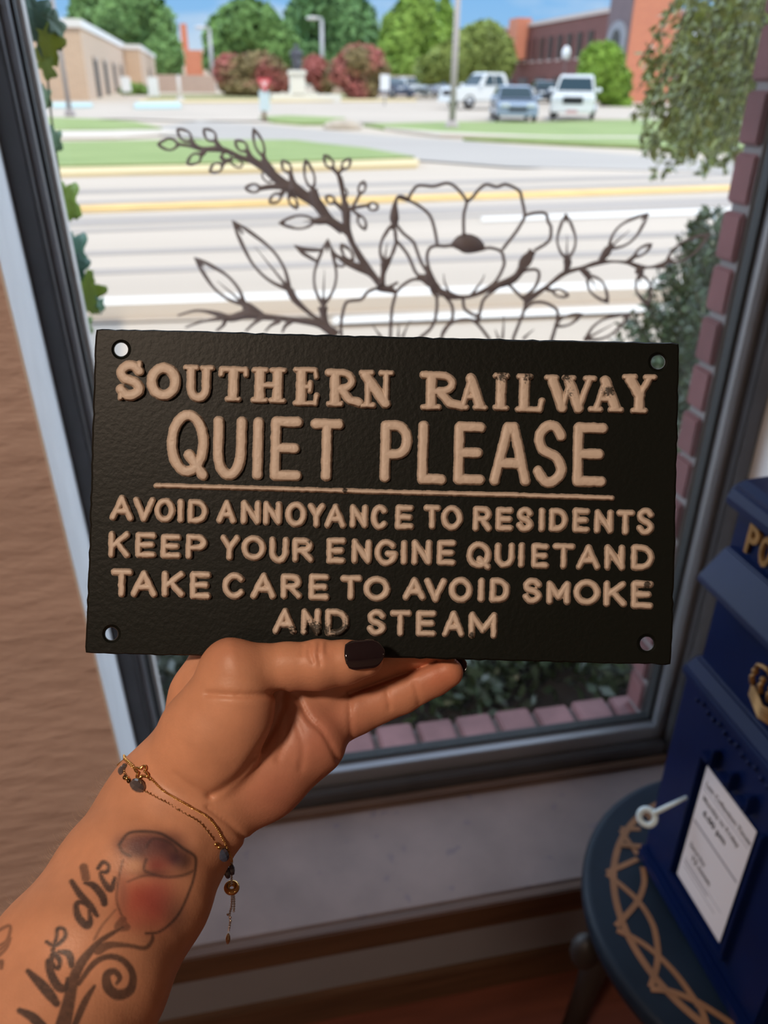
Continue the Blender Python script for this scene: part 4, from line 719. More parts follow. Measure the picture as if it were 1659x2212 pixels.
LINES = [('SOUTHERN RAILWAY', 11.2, GS, 'SOUTHERNRAILWAY', [(254, 310, 780, 864), (317, 391, 784, 865), (395, 464, 789, 870), (471, 538, 791, 868), (542, 620, 794, 871), (632, 692, 794, 877), (703, 782, 798, 879), (776, 851, 800, 882), (907, 1003, 803, 886), (984, 1054, 807, 886), (1062, 1103, 806, 887), (1113, 1178, 808, 891), (1177, 1288, 811, 892), (1271, 1348, 812, 891), (1345, 1418, 809, 893)]),
 ('QUIET PLEASE', 10.9, G, 'QUIETPLEaSE', [(361, 451, 886, 1034), (461, 532, 900, 1037), (548, 567, 902, 1036), (585, 653, 901, 1038), (670, 742, 905, 1039), (822, 890, 909, 1042), (903, 965, 910, 1046), (981, 1048, 912, 1047), (1059, 1147, 913, 1049), (1151, 1226, 911, 1051), (1238, 1311, 914, 1051)]),
 ('AVOID ANNOYANCE TO RESIDENTS', 6.6, G, 'AVOIDANNOYANCETORESIDENTS', [(238, 289, 1070, 1125), (288, 336, 1074, 1127), (334, 379, 1076, 1129), (385, 397, 1078, 1129), (406, 450, 1079, 1131), (469, 511, 1080, 1131), (521, 564, 1081, 1133), (569, 609, 1083, 1134), (617, 663, 1084, 1139), (665, 703, 1087, 1140), (702, 748, 1088, 1141), (756, 795, 1090, 1141), (802, 840, 1090, 1145), (854, 894, 1091, 1144), (916, 952, 1091, 1143), (953, 1000, 1092, 1146), (1022, 1063, 1094, 1148), (1071, 1109, 1096, 1148), (1116, 1153, 1096, 1149), (1165, 1177, 1097, 1149), (1186, 1227, 1098, 1149), (1237, 1274, 1098, 1151), (1284, 1325, 1101, 1153), (1332, 1371, 1102, 1156), (1375, 1414, 1098, 1156)]),
 ('KEEP YOUR ENGINE QUIETAND', 6.6, G, 'KEEPYOURENGINEQUIETAND', [(235, 282, 1148, 1205), (293, 338, 1150, 1205), (348, 392, 1154, 1207), (402, 448, 1154, 1208), (476, 518, 1156, 1210), (522, 575, 1157, 1211), (582, 624, 1160, 1217), (632, 678, 1162, 1215), (706, 747, 1162, 1218), (760, 803, 1165, 1218), (810, 860, 1165, 1223), (867, 879, 1167, 1220), (890, 933, 1166, 1221), (944, 985, 1167, 1222), (1008, 1061, 1170, 1230), (1069, 1112, 1173, 1227), (1120, 1133, 1172, 1226), (1148, 1186, 1174, 1228), (1194, 1242, 1174, 1229), (1245, 1297, 1177, 1231), (1306, 1350, 1177, 1232), (1363, 1413, 1177, 1232)]),
 ('TAKE CARE TO AVOID SMOKE', 6.9, G, 'TAKECARETOAVOIDSMOKE', [(240, 287, 1229, 1290), (283, 340, 1232, 1290), (350, 400, 1234, 1290), (411, 456, 1235, 1294), (481, 533, 1237, 1294), (542, 597, 1238, 1294), (607, 653, 1240, 1294), (667, 712, 1240, 1297), (735, 782, 1243, 1296), (786, 843, 1245, 1299), (871, 920, 1247, 1297), (917, 965, 1249, 1301), (970, 1021, 1247, 1302), (1034, 1046, 1249, 1301), (1058, 1102, 1249, 1302), (1129, 1172, 1249, 1304), (1181, 1232, 1255, 1306), (1239, 1297, 1252, 1308), (1304, 1354, 1255, 1311), (1363, 1411, 1255, 1315)]),
 ('AND STEAM', 6.6, G, 'ANDSTEAM', [(590, 641, 1314, 1370), (651, 693, 1315, 1372), (703, 754, 1316, 1374), (793, 835, 1317, 1373), (842, 889, 1318, 1374), (899, 943, 1319, 1375), (956, 1004, 1320, 1376), (1013, 1074, 1323, 1379)]),
 ('underline', 4.8, None, None, None)]
cream_m = bpy.data.materials.new('worn_cream_paint'); cream_m.use_nodes = True; t = cream_m.node_tree; b = t.nodes['Principled BSDF']; b.inputs['Roughness'].default_value = 0.5
at = nn(t, 'ShaderNodeAttribute', attribute_name='paint'); q = nn(t, 'ShaderNodeMixRGB'); q.inputs[1].default_value = (0.0050, 0.0068, 0.0052, 1); q.inputs[2].default_value = (0.66, 0.55, 0.46, 1); t.links.new(at.outputs['Color'], q.inputs[0]); t.links.new(q.outputs[0], b.inputs['Base Color'])
z_ = nn(t, 'ShaderNodeTexNoise'); z_.inputs['Scale'].default_value = 420; t.links.new(nn(t, 'ShaderNodeTexCoord').outputs['Object'], z_.inputs['Vector']); bp = nn(t, 'ShaderNodeBump'); bp.inputs['Strength'].default_value = 0.35; bp.inputs['Distance'].default_value = 0.0005; t.links.new(z_.outputs[0], bp.inputs['Height']); t.links.new(bp.outputs[0], b.inputs['Normal'])
STEP = 1.5
def seg_sd(X, Y, pts, r):
    P = np.array(pts, float); D = np.full(X.shape, 1e9)
    for a, b_ in zip(P[:-1], P[1:]):
        d = b_ - a; L2 = max(d @ d, 1e-9); s = np.clip(((X - a[0]) * d[0] + (Y - a[1]) * d[1]) / L2, 0, 1); D = np.minimum(D, np.hypot(X - a[0] - s * d[0], Y - a[1] - s * d[1]))
    return D - r
WEAR = [(1085, 812, 18, .8), (1140, 815, 16, .7), (1225, 815, 14, .75), (1232, 850, 16, .5), (1310, 845, 16, .55), (1322, 845, 10, .6), (680, 1360, 26, .85), (740, 1366, 30, .95), (632, 1362, 16, .7), (1018, 1372, 8, .9), (1398, 1263, 9, 1.2), (745, 1059, 6, 1.3), (810, 835, 16, .3), (400, 800, 4, 1.0), (1045, 1365, 14, .4), (668, 1170, 5, .9)]
for title, r, GL, letters, boxes in LINES:
    Vs, Fs, Cs, n0 = [], [], [], 0
    items = list(zip(letters, boxes)) if letters else [(None, (335, 1325, 1040, 1085))]
    for ch, (ua, ub, va, vb) in items:
        gx = np.arange(ua - 8, ub + 8.1, STEP); gy = np.arange(va - 8, vb + 8.1, STEP); X, Y = np.meshgrid(gx, gy)
        wob = (noise3(np.stack([X, Y, X * 0], -1), 0.10, 2) - .5) * 2.4 + (noise3(np.stack([X, Y, X * 0], -1), 0.3, 4) - .5) * 1.1; D = np.full(X.shape, 1e9)
        if ch is None: D = seg_sd(X, Y, [(337, 1049), (560, 1055), (830, 1063), (1090, 1069), (1322, 1076)], r)
        else:
            vm = (va + vb) / 2; um = (ua + ub) / 2; w, h = ub - ua - 2 * r, vb - va - 2 * r
            for e in GL[ch]:
                pts, km = (e if GL is GS else (e, 1.0)); rr = r * km; inx = (ua + r) if GL is G else ua + r * .6; ww = w if GL is G else (ub - ua - 1.2 * r)
                iy = va + r if GL is G else va + rr; hh = h if GL is G else vb - va - 2 * rr
                q = [(inx + x * ww - 0.024 * (iy + y * hh - vm), iy + y * hh + 0.022 * (inx + x * ww - um)) for x, y in pts]; D = np.minimum(D, seg_sd(X, Y, q, rr)) if not (ch == 'I' and GL is G) else np.minimum(D, seg_sd(X, Y, [(um - 0.024 * (yy - vm), yy) for yy in (va + r, vb - r)], r))
        D = D + wob; tt = np.clip((3.2 - D) / 6.4, 0, 1); H = -3 + (tt * tt * (3 - 2 * tt)) * 14.5 + np.clip(-D, 0, 8) * 0.25 + wob * .5
        pa = np.clip((2.3 - D) / 1.8, 0, 1); N2 = noise3(np.stack([X, Y, X * 0], -1), 0.35, 9) * .6 + noise3(np.stack([X, Y, X * 0], -1), 0.9, 11) * .4; wear = np.zeros(X.shape) + 0.03
        for wx, wy, wr, wk in WEAR: wear = wear + wk * np.exp(-((X - wx) ** 2 + (Y - wy) ** 2) / wr ** 2)
        pa = pa * (1 - np.clip((wear * 1.1 - 1 + N2 + .0) * 3.5, 0, 1) * .9)
        keep = D < 3.6; idx = -np.ones(X.shape, int); c_ = keep[:-1, :-1] & keep[1:, :-1] & keep[:-1, 1:] & keep[1:, 1:]
        use = np.zeros(X.shape, bool); use[:-1, :-1] |= c_; use[1:, :-1] |= c_; use[:-1, 1:] |= c_; use[1:, 1:] |= c_
        idx[use] = np.arange(use.sum()) + n0; n0 += use.sum(); Vs.append(np.stack([X[use], Y[use], -H[use]], -1)); Cs.append(np.repeat(pa[use][:, None], 3, 1))
        Fs.append(np.stack([idx[:-1, :-1][c_], idx[:-1, 1:][c_], idx[1:, 1:][c_], idx[1:, :-1][c_]], -1))
    o = raw_mesh('raised_line' if letters else 'underline', hand_space(np.concatenate(Vs)), np.concatenate(Fs), cream_m, SIGN, True, np.concatenate(Cs), 'paint')
    o['label'] = ('cream raised words ' + title) if letters else 'cream raised underline'

# ================================================================== THE HAND (one continuous surface grown from a distance field)
HS = 4.0
UX = np.arange(-260, 1062, HS, dtype=np.float32); VY = np.arange(1190, 2560, HS, dtype=np.float32); ZZ = np.arange(-470, 190, HS, dtype=np.float32)
def newf(): return np.full((len(UX), len(VY), len(ZZ)), 90.0, np.float32)
def smin(a, b, k): h = np.clip(0.5 + 0.5 * (b - a) / k, 0, 1); return b + (a - b) * h - k * h * (1 - h)
def cone(Fd, a, b, ra, rb, kz=1.0, k=14.0):
    a, b = np.array(a, np.float32), np.array(b, np.float32); R_ = max(ra, rb); m = k + 30
    lo = np.minimum(a, b) - R_ - m; hi = np.maximum(a, b) + R_ + m
    s = [slice(max(0, int((lo[i] - ax[0]) / HS)), max(0, min(len(ax), int((hi[i] - ax[0]) / HS) + 2))) for i, ax in enumerate((UX, VY, ZZ))]
    x, y, z = UX[s[0]][:, None, None], VY[s[1]][None, :, None], ZZ[s[2]][None, None, :]
    d = b - a; d2 = d.copy(); d2[2] /= kz; L2 = float(d2 @ d2) + 1e-6
    px, py, pz = x - a[0], y - a[1], (z - a[2]) / kz; t = np.clip((px * d2[0] + py * d2[1] + pz * d2[2]) / L2, 0, 1)
    D = np.sqrt((px - t * d2[0]) ** 2 + (py - t * d2[1]) ** 2 + (pz - t * d2[2]) ** 2) - (ra + (rb - ra) * t)
    if kz < 1: D = D * (0.5 + 0.5 * kz)
    sub = Fd[s[0], s[1], s[2]]; Fd[s[0], s[1], s[2]] = smin(sub, D.astype(np.float32), k)
def chain(Fd, pts, kz=1.0, k=14.0):
    for p, q in zip(pts[:-1], pts[1:]): cone(Fd, p[:3], q[:3], p[3], q[3], kz, k)
A_ = newf()                                   # forearm, wrist and palm
chain(A_, [(-200, 2660, -390, 262), (-60, 2480, -300, 240), (160, 2110, -140, 198), (285, 1915, -55, 170), (350, 1800, -5, 152), (388, 1735, 8, 143)], 0.70, 30)
chain(A_, [(385, 1735, 10, 138), (440, 1650, 25, 112), (560, 1560, 60, 96), (660, 1510, 82, 84)], 0.62, 40)
chain(A_, [(470, 1735, 12, 92), (560, 1680, 34, 90), (665, 1600, 56, 84)], 0.85, 36)       # heel of the hand
chain(A_, [(440, 1610, 45, 80), (560, 1470, 92, 62), (620, 1400, 106, 54)], 0.8, 26)       # index side, behind the plate
chain(A_, [(560, 1560, 78, 70), (700, 1440, 104, 52)], 0.8, 26)
chain(A_, [(432, 1620, 42, 98), (450, 1512, 62, 82), (490, 1436, 92, 82)], 0.6, 22)     # back of the hand
I_ = newf(); chain(I_, [(600, 1410, 104, 54), (660, 1365, 100, 50), (790, 1310, 92, 43), (880, 1282, 82, 39), (935, 1270, 74, 33)], 1, 8)
M_ = newf(); chain(M_, [(660, 1450, 106, 50), (735, 1405, 106, 48), (870, 1355, 94, 43), (965, 1325, 82, 39), (1015, 1312, 74, 33)], 1, 8)
R_f = newf(); chain(R_f, [(660, 1510, 96, 50), (760, 1452, 106, 47), (870, 1412, 96, 42), (960, 1382, 84, 38), (1012, 1366, 74, 32)], 1, 8)
P_ = newf(); chain(P_, [(660, 1590, 66, 58), (770, 1541, 84, 46), (868, 1501, 90, 41), (940, 1466, 84, 37), (968, 1453, 78, 33)], 1, 8)
for q in (I_, M_, R_f, P_): A_ = smin(A_, q, 13.0)
del I_, M_, R_f, P_
T_ = newf()                                   # thumb with the ball of the thumb
chain(T_, [(415, 1655, -18, 104), (455, 1590, -40, 106), (500, 1500, -66, 84), (508, 1455, -72, 72)], 0.9, 34)
chain(T_, [(440, 1640, -42, 88), (505, 1556, -62, 90)], 0.85, 30)
U_ = newf(); chain(U_, [(500, 1452, -66, 70), (560, 1446, -56, 55), (620, 1441, -52, 53), (685, 1438, -54, 53), (745, 1431, -50, 48), (788, 1424, -46, 40)], 1, 10)
T_ = smin(T_, U_, 16.0); A_ = smin(A_, T_, 13.0); del T_, U_
def crease(path, w, dep, zmax):
    P = catmull(path, 5); lo = P.min(0) - 4 * w; hi = P.max(0) + 4 * w
    s0 = slice(max(0, int((lo[0] - UX[0]) / HS)), int((hi[0] - UX[0]) / HS) + 1); s1 = slice(max(0, int((lo[1] - VY[0]) / HS)), int((hi[1] - VY[0]) / HS) + 1); s2 = slice(0, int((zmax - ZZ[0]) / HS))
    X, Y = np.meshgrid(UX[s0], VY[s1], indexing='ij'); D = seg_sd(X, Y, P, 0); fade = 1.0
    A_[s0, s1, s2] += (dep * np.exp(-(D / w) ** 2) * fade)[:, :, None].astype(np.float32)
for pth, w, dp, zm in (([(448, 1499), (530, 1502), (612, 1497)], 7, 7, -20), ([(612, 1500), (594, 1567), (552, 1630), (511, 1681), (454, 1718)], 9, 6, 40), ([(454, 1718), (400, 1690), (380, 1672)], 8, 4, 0), ([(640, 1500), (667, 1552), (698, 1583), (729, 1640)], 6, 6, 60), ([(757, 1497), (756, 1540), (760, 1593)], 6, 5, 80), ([(835, 1486), (842, 1531)], 5, 4, 100), ([(897, 1476), (905, 1518)], 5, 4, 100), ([(449, 1744), (490, 1775), (537, 1819)], 6, 5, 60),
                       ([(672, 1392), (668, 1410), (676, 1432)], 4, 4, -60), ([(690, 1389), (688, 1412), (692, 1436)], 4, 4.5, -60), ([(706, 1392), (706, 1410)], 4, 3, -60), ([(655, 1395), (652, 1412)], 4, 2.5, -60), ([(640, 1560), (655, 1610), (650, 1660)], 8, 3, 30), ([(615, 1525), (620, 1580), (600, 1640)], 7, 3.5, 40), ([(750, 1390), (752, 1420), (764, 1446), (790, 1452)], 4, 3, -55), ([(756, 1499), (850, 1464), (945, 1428)], 5, 5, 90)): crease(pth, w, dp, zm)
X, Y = np.meshgrid(UX, VY, indexing='ij')
for cx_, cy_, rr_, dp in ((690, 1388, 22, -4), (492, 1400, 34, -4), (600, 1600, 60, 6), (640, 1680, 45, -4), (425, 1820, 22, -3), (395, 1860, 22, -3)): A_ += (dp * np.exp(-((X - cx_) ** 2 + (Y - cy_) ** 2) / rr_ ** 2))[:, :, None].astype(np.float32) * (ZZ < 20)[None, None, :]
for sl in (np.s_[0], np.s_[-1], np.s_[:, 0], np.s_[:, -1], np.s_[:, :, 0], np.s_[:, :, -1]): A_[sl] = np.maximum(A_[sl], 2.0)
fz_in = A_ < 0
front_i = np.argmax(fz_in, 2); any_ = fz_in.any(2); back_i = len(ZZ) - 1 - np.argmax(fz_in[:, :, ::-1], 2)
def arm_z(u, v, back=False):                  # depth of the skin in front of / behind a point
    i = int(np.clip(round((u - UX[0]) / HS), 0, len(UX) - 1)); j = int(np.clip(round((v - VY[0]) / HS), 0, len(VY) - 1))
    if not any_[i, j]: return None
    k = (back_i if back else front_i)[i, j]
    return float(ZZ[k])
def surface_nets(Fd):
    ins_ = Fd < 0; nx, ny, nz = Fd.shape
    c = np.zeros((nx - 1, ny - 1, nz - 1), np.uint8)
    for a in (0, 1):
        for b_ in (0, 1):
            for d in (0, 1): c += ins_[a:nx - 1 + a, b_:ny - 1 + b_, d:nz - 1 + d]
    act = (c > 0) & (c < 8); I, J, K = np.nonzero(act); n = len(I); S = np.zeros((n, 3)); W = np.zeros(n)
    cor = [(a, b_, d) for a in (0, 1) for b_ in (0, 1) for d in (0, 1)]
    for p in cor:
        for ax in range(3):
            if p[ax]: continue
            q_ = list(p); q_[ax] = 1; f0_ = Fd[I + p[0], J + p[1], K + p[2]]; f1_ = Fd[I + q_[0], J + q_[1], K + q_[2]]; m = (f0_ < 0) != (f1_ < 0)
            tt = f0_[m] / (f0_[m] - f1_[m]); pp = np.tile(np.array(p, float), (m.sum(), 1)); pp[:, ax] += tt; S[m] += pp; W[m] += 1
    V = np.stack([I, J, K], 1) + S / W[:, None]; idx = np.full(act.shape, -1, np.int32); idx[I, J, K] = np.arange(n); Q = []
    for ax in range(3):
        sl0 = [slice(1, -1)] * 3; sl0[ax] = slice(0, -1); sl1 = [slice(1, -1)] * 3; sl1[ax] = slice(1, None); a_, b2 = ins_[tuple(sl0)], ins_[tuple(sl1)]; e = np.argwhere(a_ != b2)
        off = np.array([1, 1, 1]); off[ax] = 0; e = e + off; o1, o2 = [(1, 2), (2, 0), (0, 1)][ax]
        g_ = lambda d1, d2: idx[tuple((e - np.eye(3, dtype=int)[o1] * d1 - np.eye(3, dtype=int)[o2] * d2).T)]
        quad_ = np.stack([g_(1, 1), g_(0, 1), g_(0, 0), g_(1, 0)], 1); fl_ = ins_[tuple(e.T)]; quad_[~fl_] = quad_[~fl_][:, ::-1]; Q.append(quad_)
    Q = np.concatenate(Q); return V, Q[(Q >= 0).all(1)]
HV, HF = surface_nets(A_)
for it in range(2):                            # gentle smoothing
    acc = np.zeros_like(HV); cnt = np.zeros(len(HV))
    for k in range(4):
        a, b2 = HF[:, k], HF[:, (k + 1) % 4]; np.add.at(acc, a, HV[b2]); np.add.at(cnt, a, 1); np.add.at(acc, b2, HV[a]); np.add.at(cnt, b2, 1)
    HV = HV * 0.5 + 0.5 * acc / np.maximum(cnt, 1)[:, None]
HV = HV * HS + np.array([UX[0], VY[0], ZZ[0]])
# skin colour, palm shade and tattoos as a painted layer of the skin
ii = np.clip(np.round((HV[:, 0] - UX[0]) / HS).astype(int), 0, len(UX) - 1); jj = np.clip(np.round((HV[:, 1] - VY[0]) / HS).astype(int), 0, len(VY) - 1)
front = np.clip(((ZZ[front_i[ii, jj]] * .6 + ZZ[back_i[ii, jj]] * .4) - HV[:, 2]) / 12.0, 0, 1)
front = np.where(any_[ii, jj], front, 1.0)
U3, V3 = HV[:, 0], HV[:, 1]
skin = np.tile(np.array([0.66, 0.315, 0.185]), (len(HV), 1))
nv = noise3(HV, 0.012, 5)[:, None]; skin = skin * (0.92 + 0.16 * nv)
def tint(cx, cy, rx, ry, c, k):
    global skin
    w = (k * np.exp(-(((U3 - cx) / rx) ** 2 + ((V3 - cy) / ry) ** 2)))[:, None]; skin = skin * (1 - w) + np.array(c) * w
for a in ((690, 1410, 40, 30, (0.56, 0.20, 0.13), .35), (950, 1460, 70, 45, (0.62, 0.16, 0.09), .5), (495, 1400, 60, 40, (0.60, 0.24, 0.15), .35), (690, 1590, 130, 100, (0.44, 0.15, 0.11), .65), (600, 1720, 100, 80, (0.48, 0.17, 0.12), .6), (830, 1500, 90, 50, (0.58, 0.22, 0.14), .35), (600, 1560, 60, 60, (0.52, 0.25, 0.17), .3)): tint(*a)  # skin redness; the palm spots also paint in the hand's shadow side
ink = np.zeros(len(HV))
def stroke(pts, hw, k=0.9, s=3.77, o=(0, 1780), n=6):
    global ink
    P = np.array([(o[0] + x / s, o[1] + y / s) for x, y in pts]); h = np.broadcast_to(np.array(hw, float) / s * 1.15 + .5, (len(P),)); Q = catmull(np.column_stack([P, h]), n) if len(P) > 2 else np.column_stack([P, h])
    lo = Q[:, :2].min(0) - 25; hi = Q[:, :2].max(0) + 25; m = np.nonzero((U3 > lo[0]) & (U3 < hi[0]) & (V3 > lo[1]) & (V3 < hi[1]))[0]; X, Y = U3[m], V3[m]; D = np.full(len(m), 1e9)
    for a, b2 in zip(Q[:-1], Q[1:]):
        d = b2[:2] - a[:2]; t = np.clip(((X - a[0]) * d[0] + (Y - a[1]) * d[1]) / max(d @ d, 1e-6), 0, 1); D = np.minimum(D, np.hypot(X - a[0] - t * d[0], Y - a[1] - t * d[1]) - (a[2] + (b2[2] - a[2]) * t))
    ink[m] = np.maximum(ink[m], k * np.clip(0.5 - D / 5.0, 0, 1))
def wash(cx, cy, rx, ry, c, k, p=2.0, s=3.77, o=(0, 1780)):
    w = (min(.95, k * 1.35) * front * np.exp(-np.abs((U3 - o[0] - cx / s) / (rx * 1.12 / s)) ** p - np.abs((V3 - o[1] - cy / s) / (ry * 1.12 / s)) ** p))[:, None]
    global skin; skin = skin * (1 - w) + np.array(c) * w
RD, PK, PU = (0.42, 0.085, 0.06), (0.58, 0.20, 0.13), (0.11, 0.045, 0.055)
wash(1180, 640, 190, 190, RD, .75, 3); wash(1140, 760, 80, 80, PK, .4); wash(1330, 620, 130, 200, (0.30, 0.06, 0.06), .4); wash(1300, 200, 190, 120, PU, .62, 3); wash(1430, 280, 80, 70, (0.05, 0.025, 0.04), .75); wash(1080, 190, 90, 90, PU, .5); wash(1270, 340, 110, 70, (0.25, 0.05, 0.05), .6); wash(1340, 170, 60, 50, (0.05, 0.02, 0.03), .4)
wash(1200, 130, 180, 60, PU, .5, 2); wash(1130, 230, 60, 60, (0.08, 0.035, 0.045), .5); wash(1500, 300, 70, 90, (0.10, 0.05, 0.05), .6); wash(1240, 400, 160, 30, (0.10, 0.045, 0.04), .45); wash(1100, 340, 70, 60, (0.62, 0.34, 0.20), .5); wash(1440, 740, 90, 150, (0.12, 0.07, 0.06), .4); wash(1000, 560, 40, 160, (0.25, 0.10, 0.08), .4); wash(980, 170, 60, 60, PU, .3)
DK = 0.92
stroke([(585, 470), (650, 570), (735, 670), (790, 745)], [18, 24, 26, 14], DK); stroke([(715, 660), (650, 635), (620, 670), (640, 760), (705, 825), (735, 790), (725, 700)], [14, 16, 20, 26, 28, 20, 10], DK)
stroke([(690, 480), (760, 500), (830, 580), (850, 645)], [10, 24, 28, 24], DK); stroke([(682, 355), (700, 440)], 30, .7)
stroke([(800, 360), (840, 310), (885, 340), (870, 390), (820, 395), (840, 460), (900, 530), (935, 440)], [14, 14, 12, 14, 12, 18, 24, 10], DK)
stroke([(230, 1200), (320, 1290), (400, 1380), (460, 1460)], [18, 34, 38, 26], DK); stroke([(410, 1130), (440, 1060), (485, 1110), (470, 1180), (400, 1120), (420, 1230), (480, 1330), (540, 1330), (550, 1260)], [18, 22, 18, 12, 24, 30, 32, 24, 12], DK)
stroke([(480, 1040), (560, 1060), (585, 1150)], [12, 26, 22], DK); stroke([(380, 960), (450, 990), (530, 920), (520, 855), (470, 855), (460, 920), (430, 1030)], [12, 14, 14, 12, 14, 12, 16], DK)
stroke([(160, 1520), (260, 1570), (340, 1650)], [20, 34, 38], DK); stroke([(-30, 880), (60, 830), (85, 855), (55, 950), (-20, 1000)], 11, .6); stroke([(-10, 1030), (60, 970), (80, 930), (50, 1010), (-30, 1090)], 12, .6); stroke([(-20, 1140), (15, 1120), (10, 1170)], 14, .7)
for p, h, k in ((q_[0], q_[1] * 1.15, min(.9, q_[2] * 1.35)) for q_ in (([(1000, 300), (965, 450), (950, 620), (1000, 760), (1050, 840)], 6, .45), ([(1590, 380), (1560, 500), (1480, 690), (1400, 800), (1290, 880), (1190, 890)], 7, .6), ([(970, 170), (1040, 80), (1150, 60), (1300, 75), (1400, 130), (1500, 205), (1590, 270), (1590, 380)], 8, .6), ([(970, 170), (1000, 230), (1060, 260)], 8, .5), ([(1190, 290), (1180, 380), (1330, 430), (1480, 420), (1580, 380)], 8, .5), ([(1040, 470), (1180, 420), (1330, 430)], 6, .4), ([(1190, 190), (1250, 120), (1380, 150), (1440, 220)], 8, .35))): stroke(p, h, k)
stroke([(1000, 840), (850, 930), (760, 1010), (650, 1150), (590, 1300), (560, 1450), (500, 1700)], [10, 18, 24, 34, 40, 44, 60], .85); stroke([(640, 1300), (760, 1140), (880, 1080), (1000, 1110), (1080, 1220), (1060, 1350), (960, 1390), (880, 1330), (870, 1230), (930, 1200), (975, 1250), (950, 1300)], [16, 20, 20, 22, 24, 32, 38, 36, 28, 22, 18, 10], .85)
stroke([(800, 1020), (900, 985), (1050, 990), (1180, 1010), (1240, 945), (1240, 895)], [40, 24, 14, 14, 13, 8], .75); stroke([(770, 940), (830, 830), (940, 700)], [10, 8, 5], .5); stroke([(1000, 780), (960, 840), (1030, 840)], 26, .6); stroke([(770, 1320), (690, 1450), (600, 1660)], [10, 24, 22], .85)
ink = ink * front * (0.95 + 0.12 * (noise3(HV, 0.14, 8) - .5)); ink = np.clip(ink, 0, .95)[:, None]
skin = skin * (1 - ink) + np.array([0.026, 0.027, 0.032]) * ink
skin_m = mat('skin', (0.66, 0.315, 0.185), 0.46, attr='tint', var=0.05, vscale=140, bump=0.22, bscale=900, bdist=0.0004, spec=0.4, sss=0.05)
person = thing('person', hand_space((385, 1735, 8)), 'person, only the tattooed left forearm and hand in view, holding up the green sign', 'person')
raw_mesh('forearm_and_hand', hand_space(HV), HF, skin_m, person, True, skin)
nail_m = mat('dark_nail_polish', (0.012, 0.007, 0.010), 0.12, coat=0.9, spec=0.6)
def nail(c, ax, a, b_, off, curv, sgn=-1, tilt=0.0):
    """nail plate: centre (u, v, Z), long axis in the picture plane, half sizes, bulge across"""
    ax = np.array(ax, float); ax /= np.hypot(*ax); pr = np.array([-ax[1], ax[0]]); n, m = 18, 12; top, bot = [], []
    for i in range(n + 1):
        for j in range(m + 1):
            s, t = -1 + 2 * i / n, -1 + 2 * j / m
            wd = (1 - max(0, s - .25) ** 2.4 * 1.05 / .75 ** 2.4 * .72) * (1 - max(0, -s - .55) ** 2 * 1.1); base = -0.10 * (1 - t * t) if s < 0 else 0.06 * (1 - t * t) * s
            S_a = (s + base * (1 if s < -.5 else .8)) * a; T_b = t * b_ * wd; z = -sgn * (curv * (t * wd - off) ** 2 + 3.0 * s * s) + tilt * s
            p = np.array(c[:2]) + ax * S_a + pr * T_b; top.append((p[0], p[1], c[2] + z)); bot.append((p[0], p[1], c[2] + z - sgn * 5))
    q = lambda i, j: i * (m + 1) + j; N = len(top); F = [(q(i, j), q(i + 1, j), q(i + 1, j + 1), q(i, j + 1)) for i in range(n) for j in range(m)]; F2 = [tuple(N + k for k in f[::-1]) for f in F]
    br = [q(i, 0) for i in range(n + 1)] + [q(n, j) for j in range(1, m + 1)] + [q(i, m) for i in range(n - 1, -1, -1)] + [q(0, j) for j in range(m - 1, 0, -1)]
    F3 = [(br[k], br[(k + 1) % len(br)], N + br[(k + 1) % len(br)], N + br[k]) for k in range(len(br))]
    return MB().add(hand_space(np.array(top + bot)), F + F2 + F3).build('fingernail', nail_m, person, True)
nail((789, 1413, -97), (1, -.10), 41, 32, .35, 11, -1, 6).__setitem__('label', 'dark polished thumbnail')
nail((985, 1440, 104), (1, -.45), 24, 20, 0, 9, 1, -4).__setitem__('label', 'dark polished little fingernail')
hair = MB()
for k in range(150):                           # fine pale hairs on the edge of the forearm
    s = rng.random(); u, v = 265 - 265 * s, 1652 + 338 * s
    for d in range(-24, 40, 3):
        if arm_z(u + d, v + d * .4) is not None: u, v = u + d, v + d * .4; break
    zf, zb2 = arm_z(u, v), arm_z(u, v, True)
    if zf is None: continue
    z0 = zf + (zb2 - zf) * (.25 + .6 * rng.random()); a = rng.normal() * .5; L = 10 + 12 * rng.random()
    pts = [(u + 4, v + 2, z0), (u - L * .5, v - L * .3 + a * 4, z0 + 3), (u - L * .8, v - L * .9 + a * 8, z0 + 6)]; hair.tube(hand_space(np.array(pts)), [0.00004, 0.00003, 0.00001], 3, False)
hair.build('arm_hair', mat('pale_hair', (0.5, 0.33, 0.2), 0.5), person, kind='stuff')

# ================================================================== BRACELETS
gold_m = mat('gold', (0.75, 0.48, 0.18), 0.22, metal=1.0); steel_m = mat('pale_chain', (0.62, 0.54, 0.48), 0.25, metal=1.0); cryst_m = mat('smoky_crystal', (0.10, 0.085, 0.09), 0.06, spec=1.0, coat=0.6); bluec_m = mat('blue_grey_crystal', (0.045, 0.06, 0.10), 0.06, spec=1.0, coat=0.6)
def on_skin(u, v, lift=3.0, back=False):
    z = arm_z(u, v, back)
    if z is None: z = 0.0
    return np.array([u, v, z + (lift if back else -lift)])
B2 = lambda pts: [(230 + x / 5.352, 1600 + y / 5.352) for x, y in pts]
B3 = lambda pts: [(420 + x / 7.9, 1780 + y / 7.9) for x, y in pts]
def lay(pts2, lift=3.0):
    Q = catmull(pts2, 6); P = np.array([on_skin(u, v, lift) for u, v in Q]); Z = P[:, 2].copy()
    for _ in range(3): Z[1:-1] = (Z[:-2] + Z[1:-1] + Z[2:]) / 3
    P[:, 2] = np.minimum(P[:, 2], Z); return P
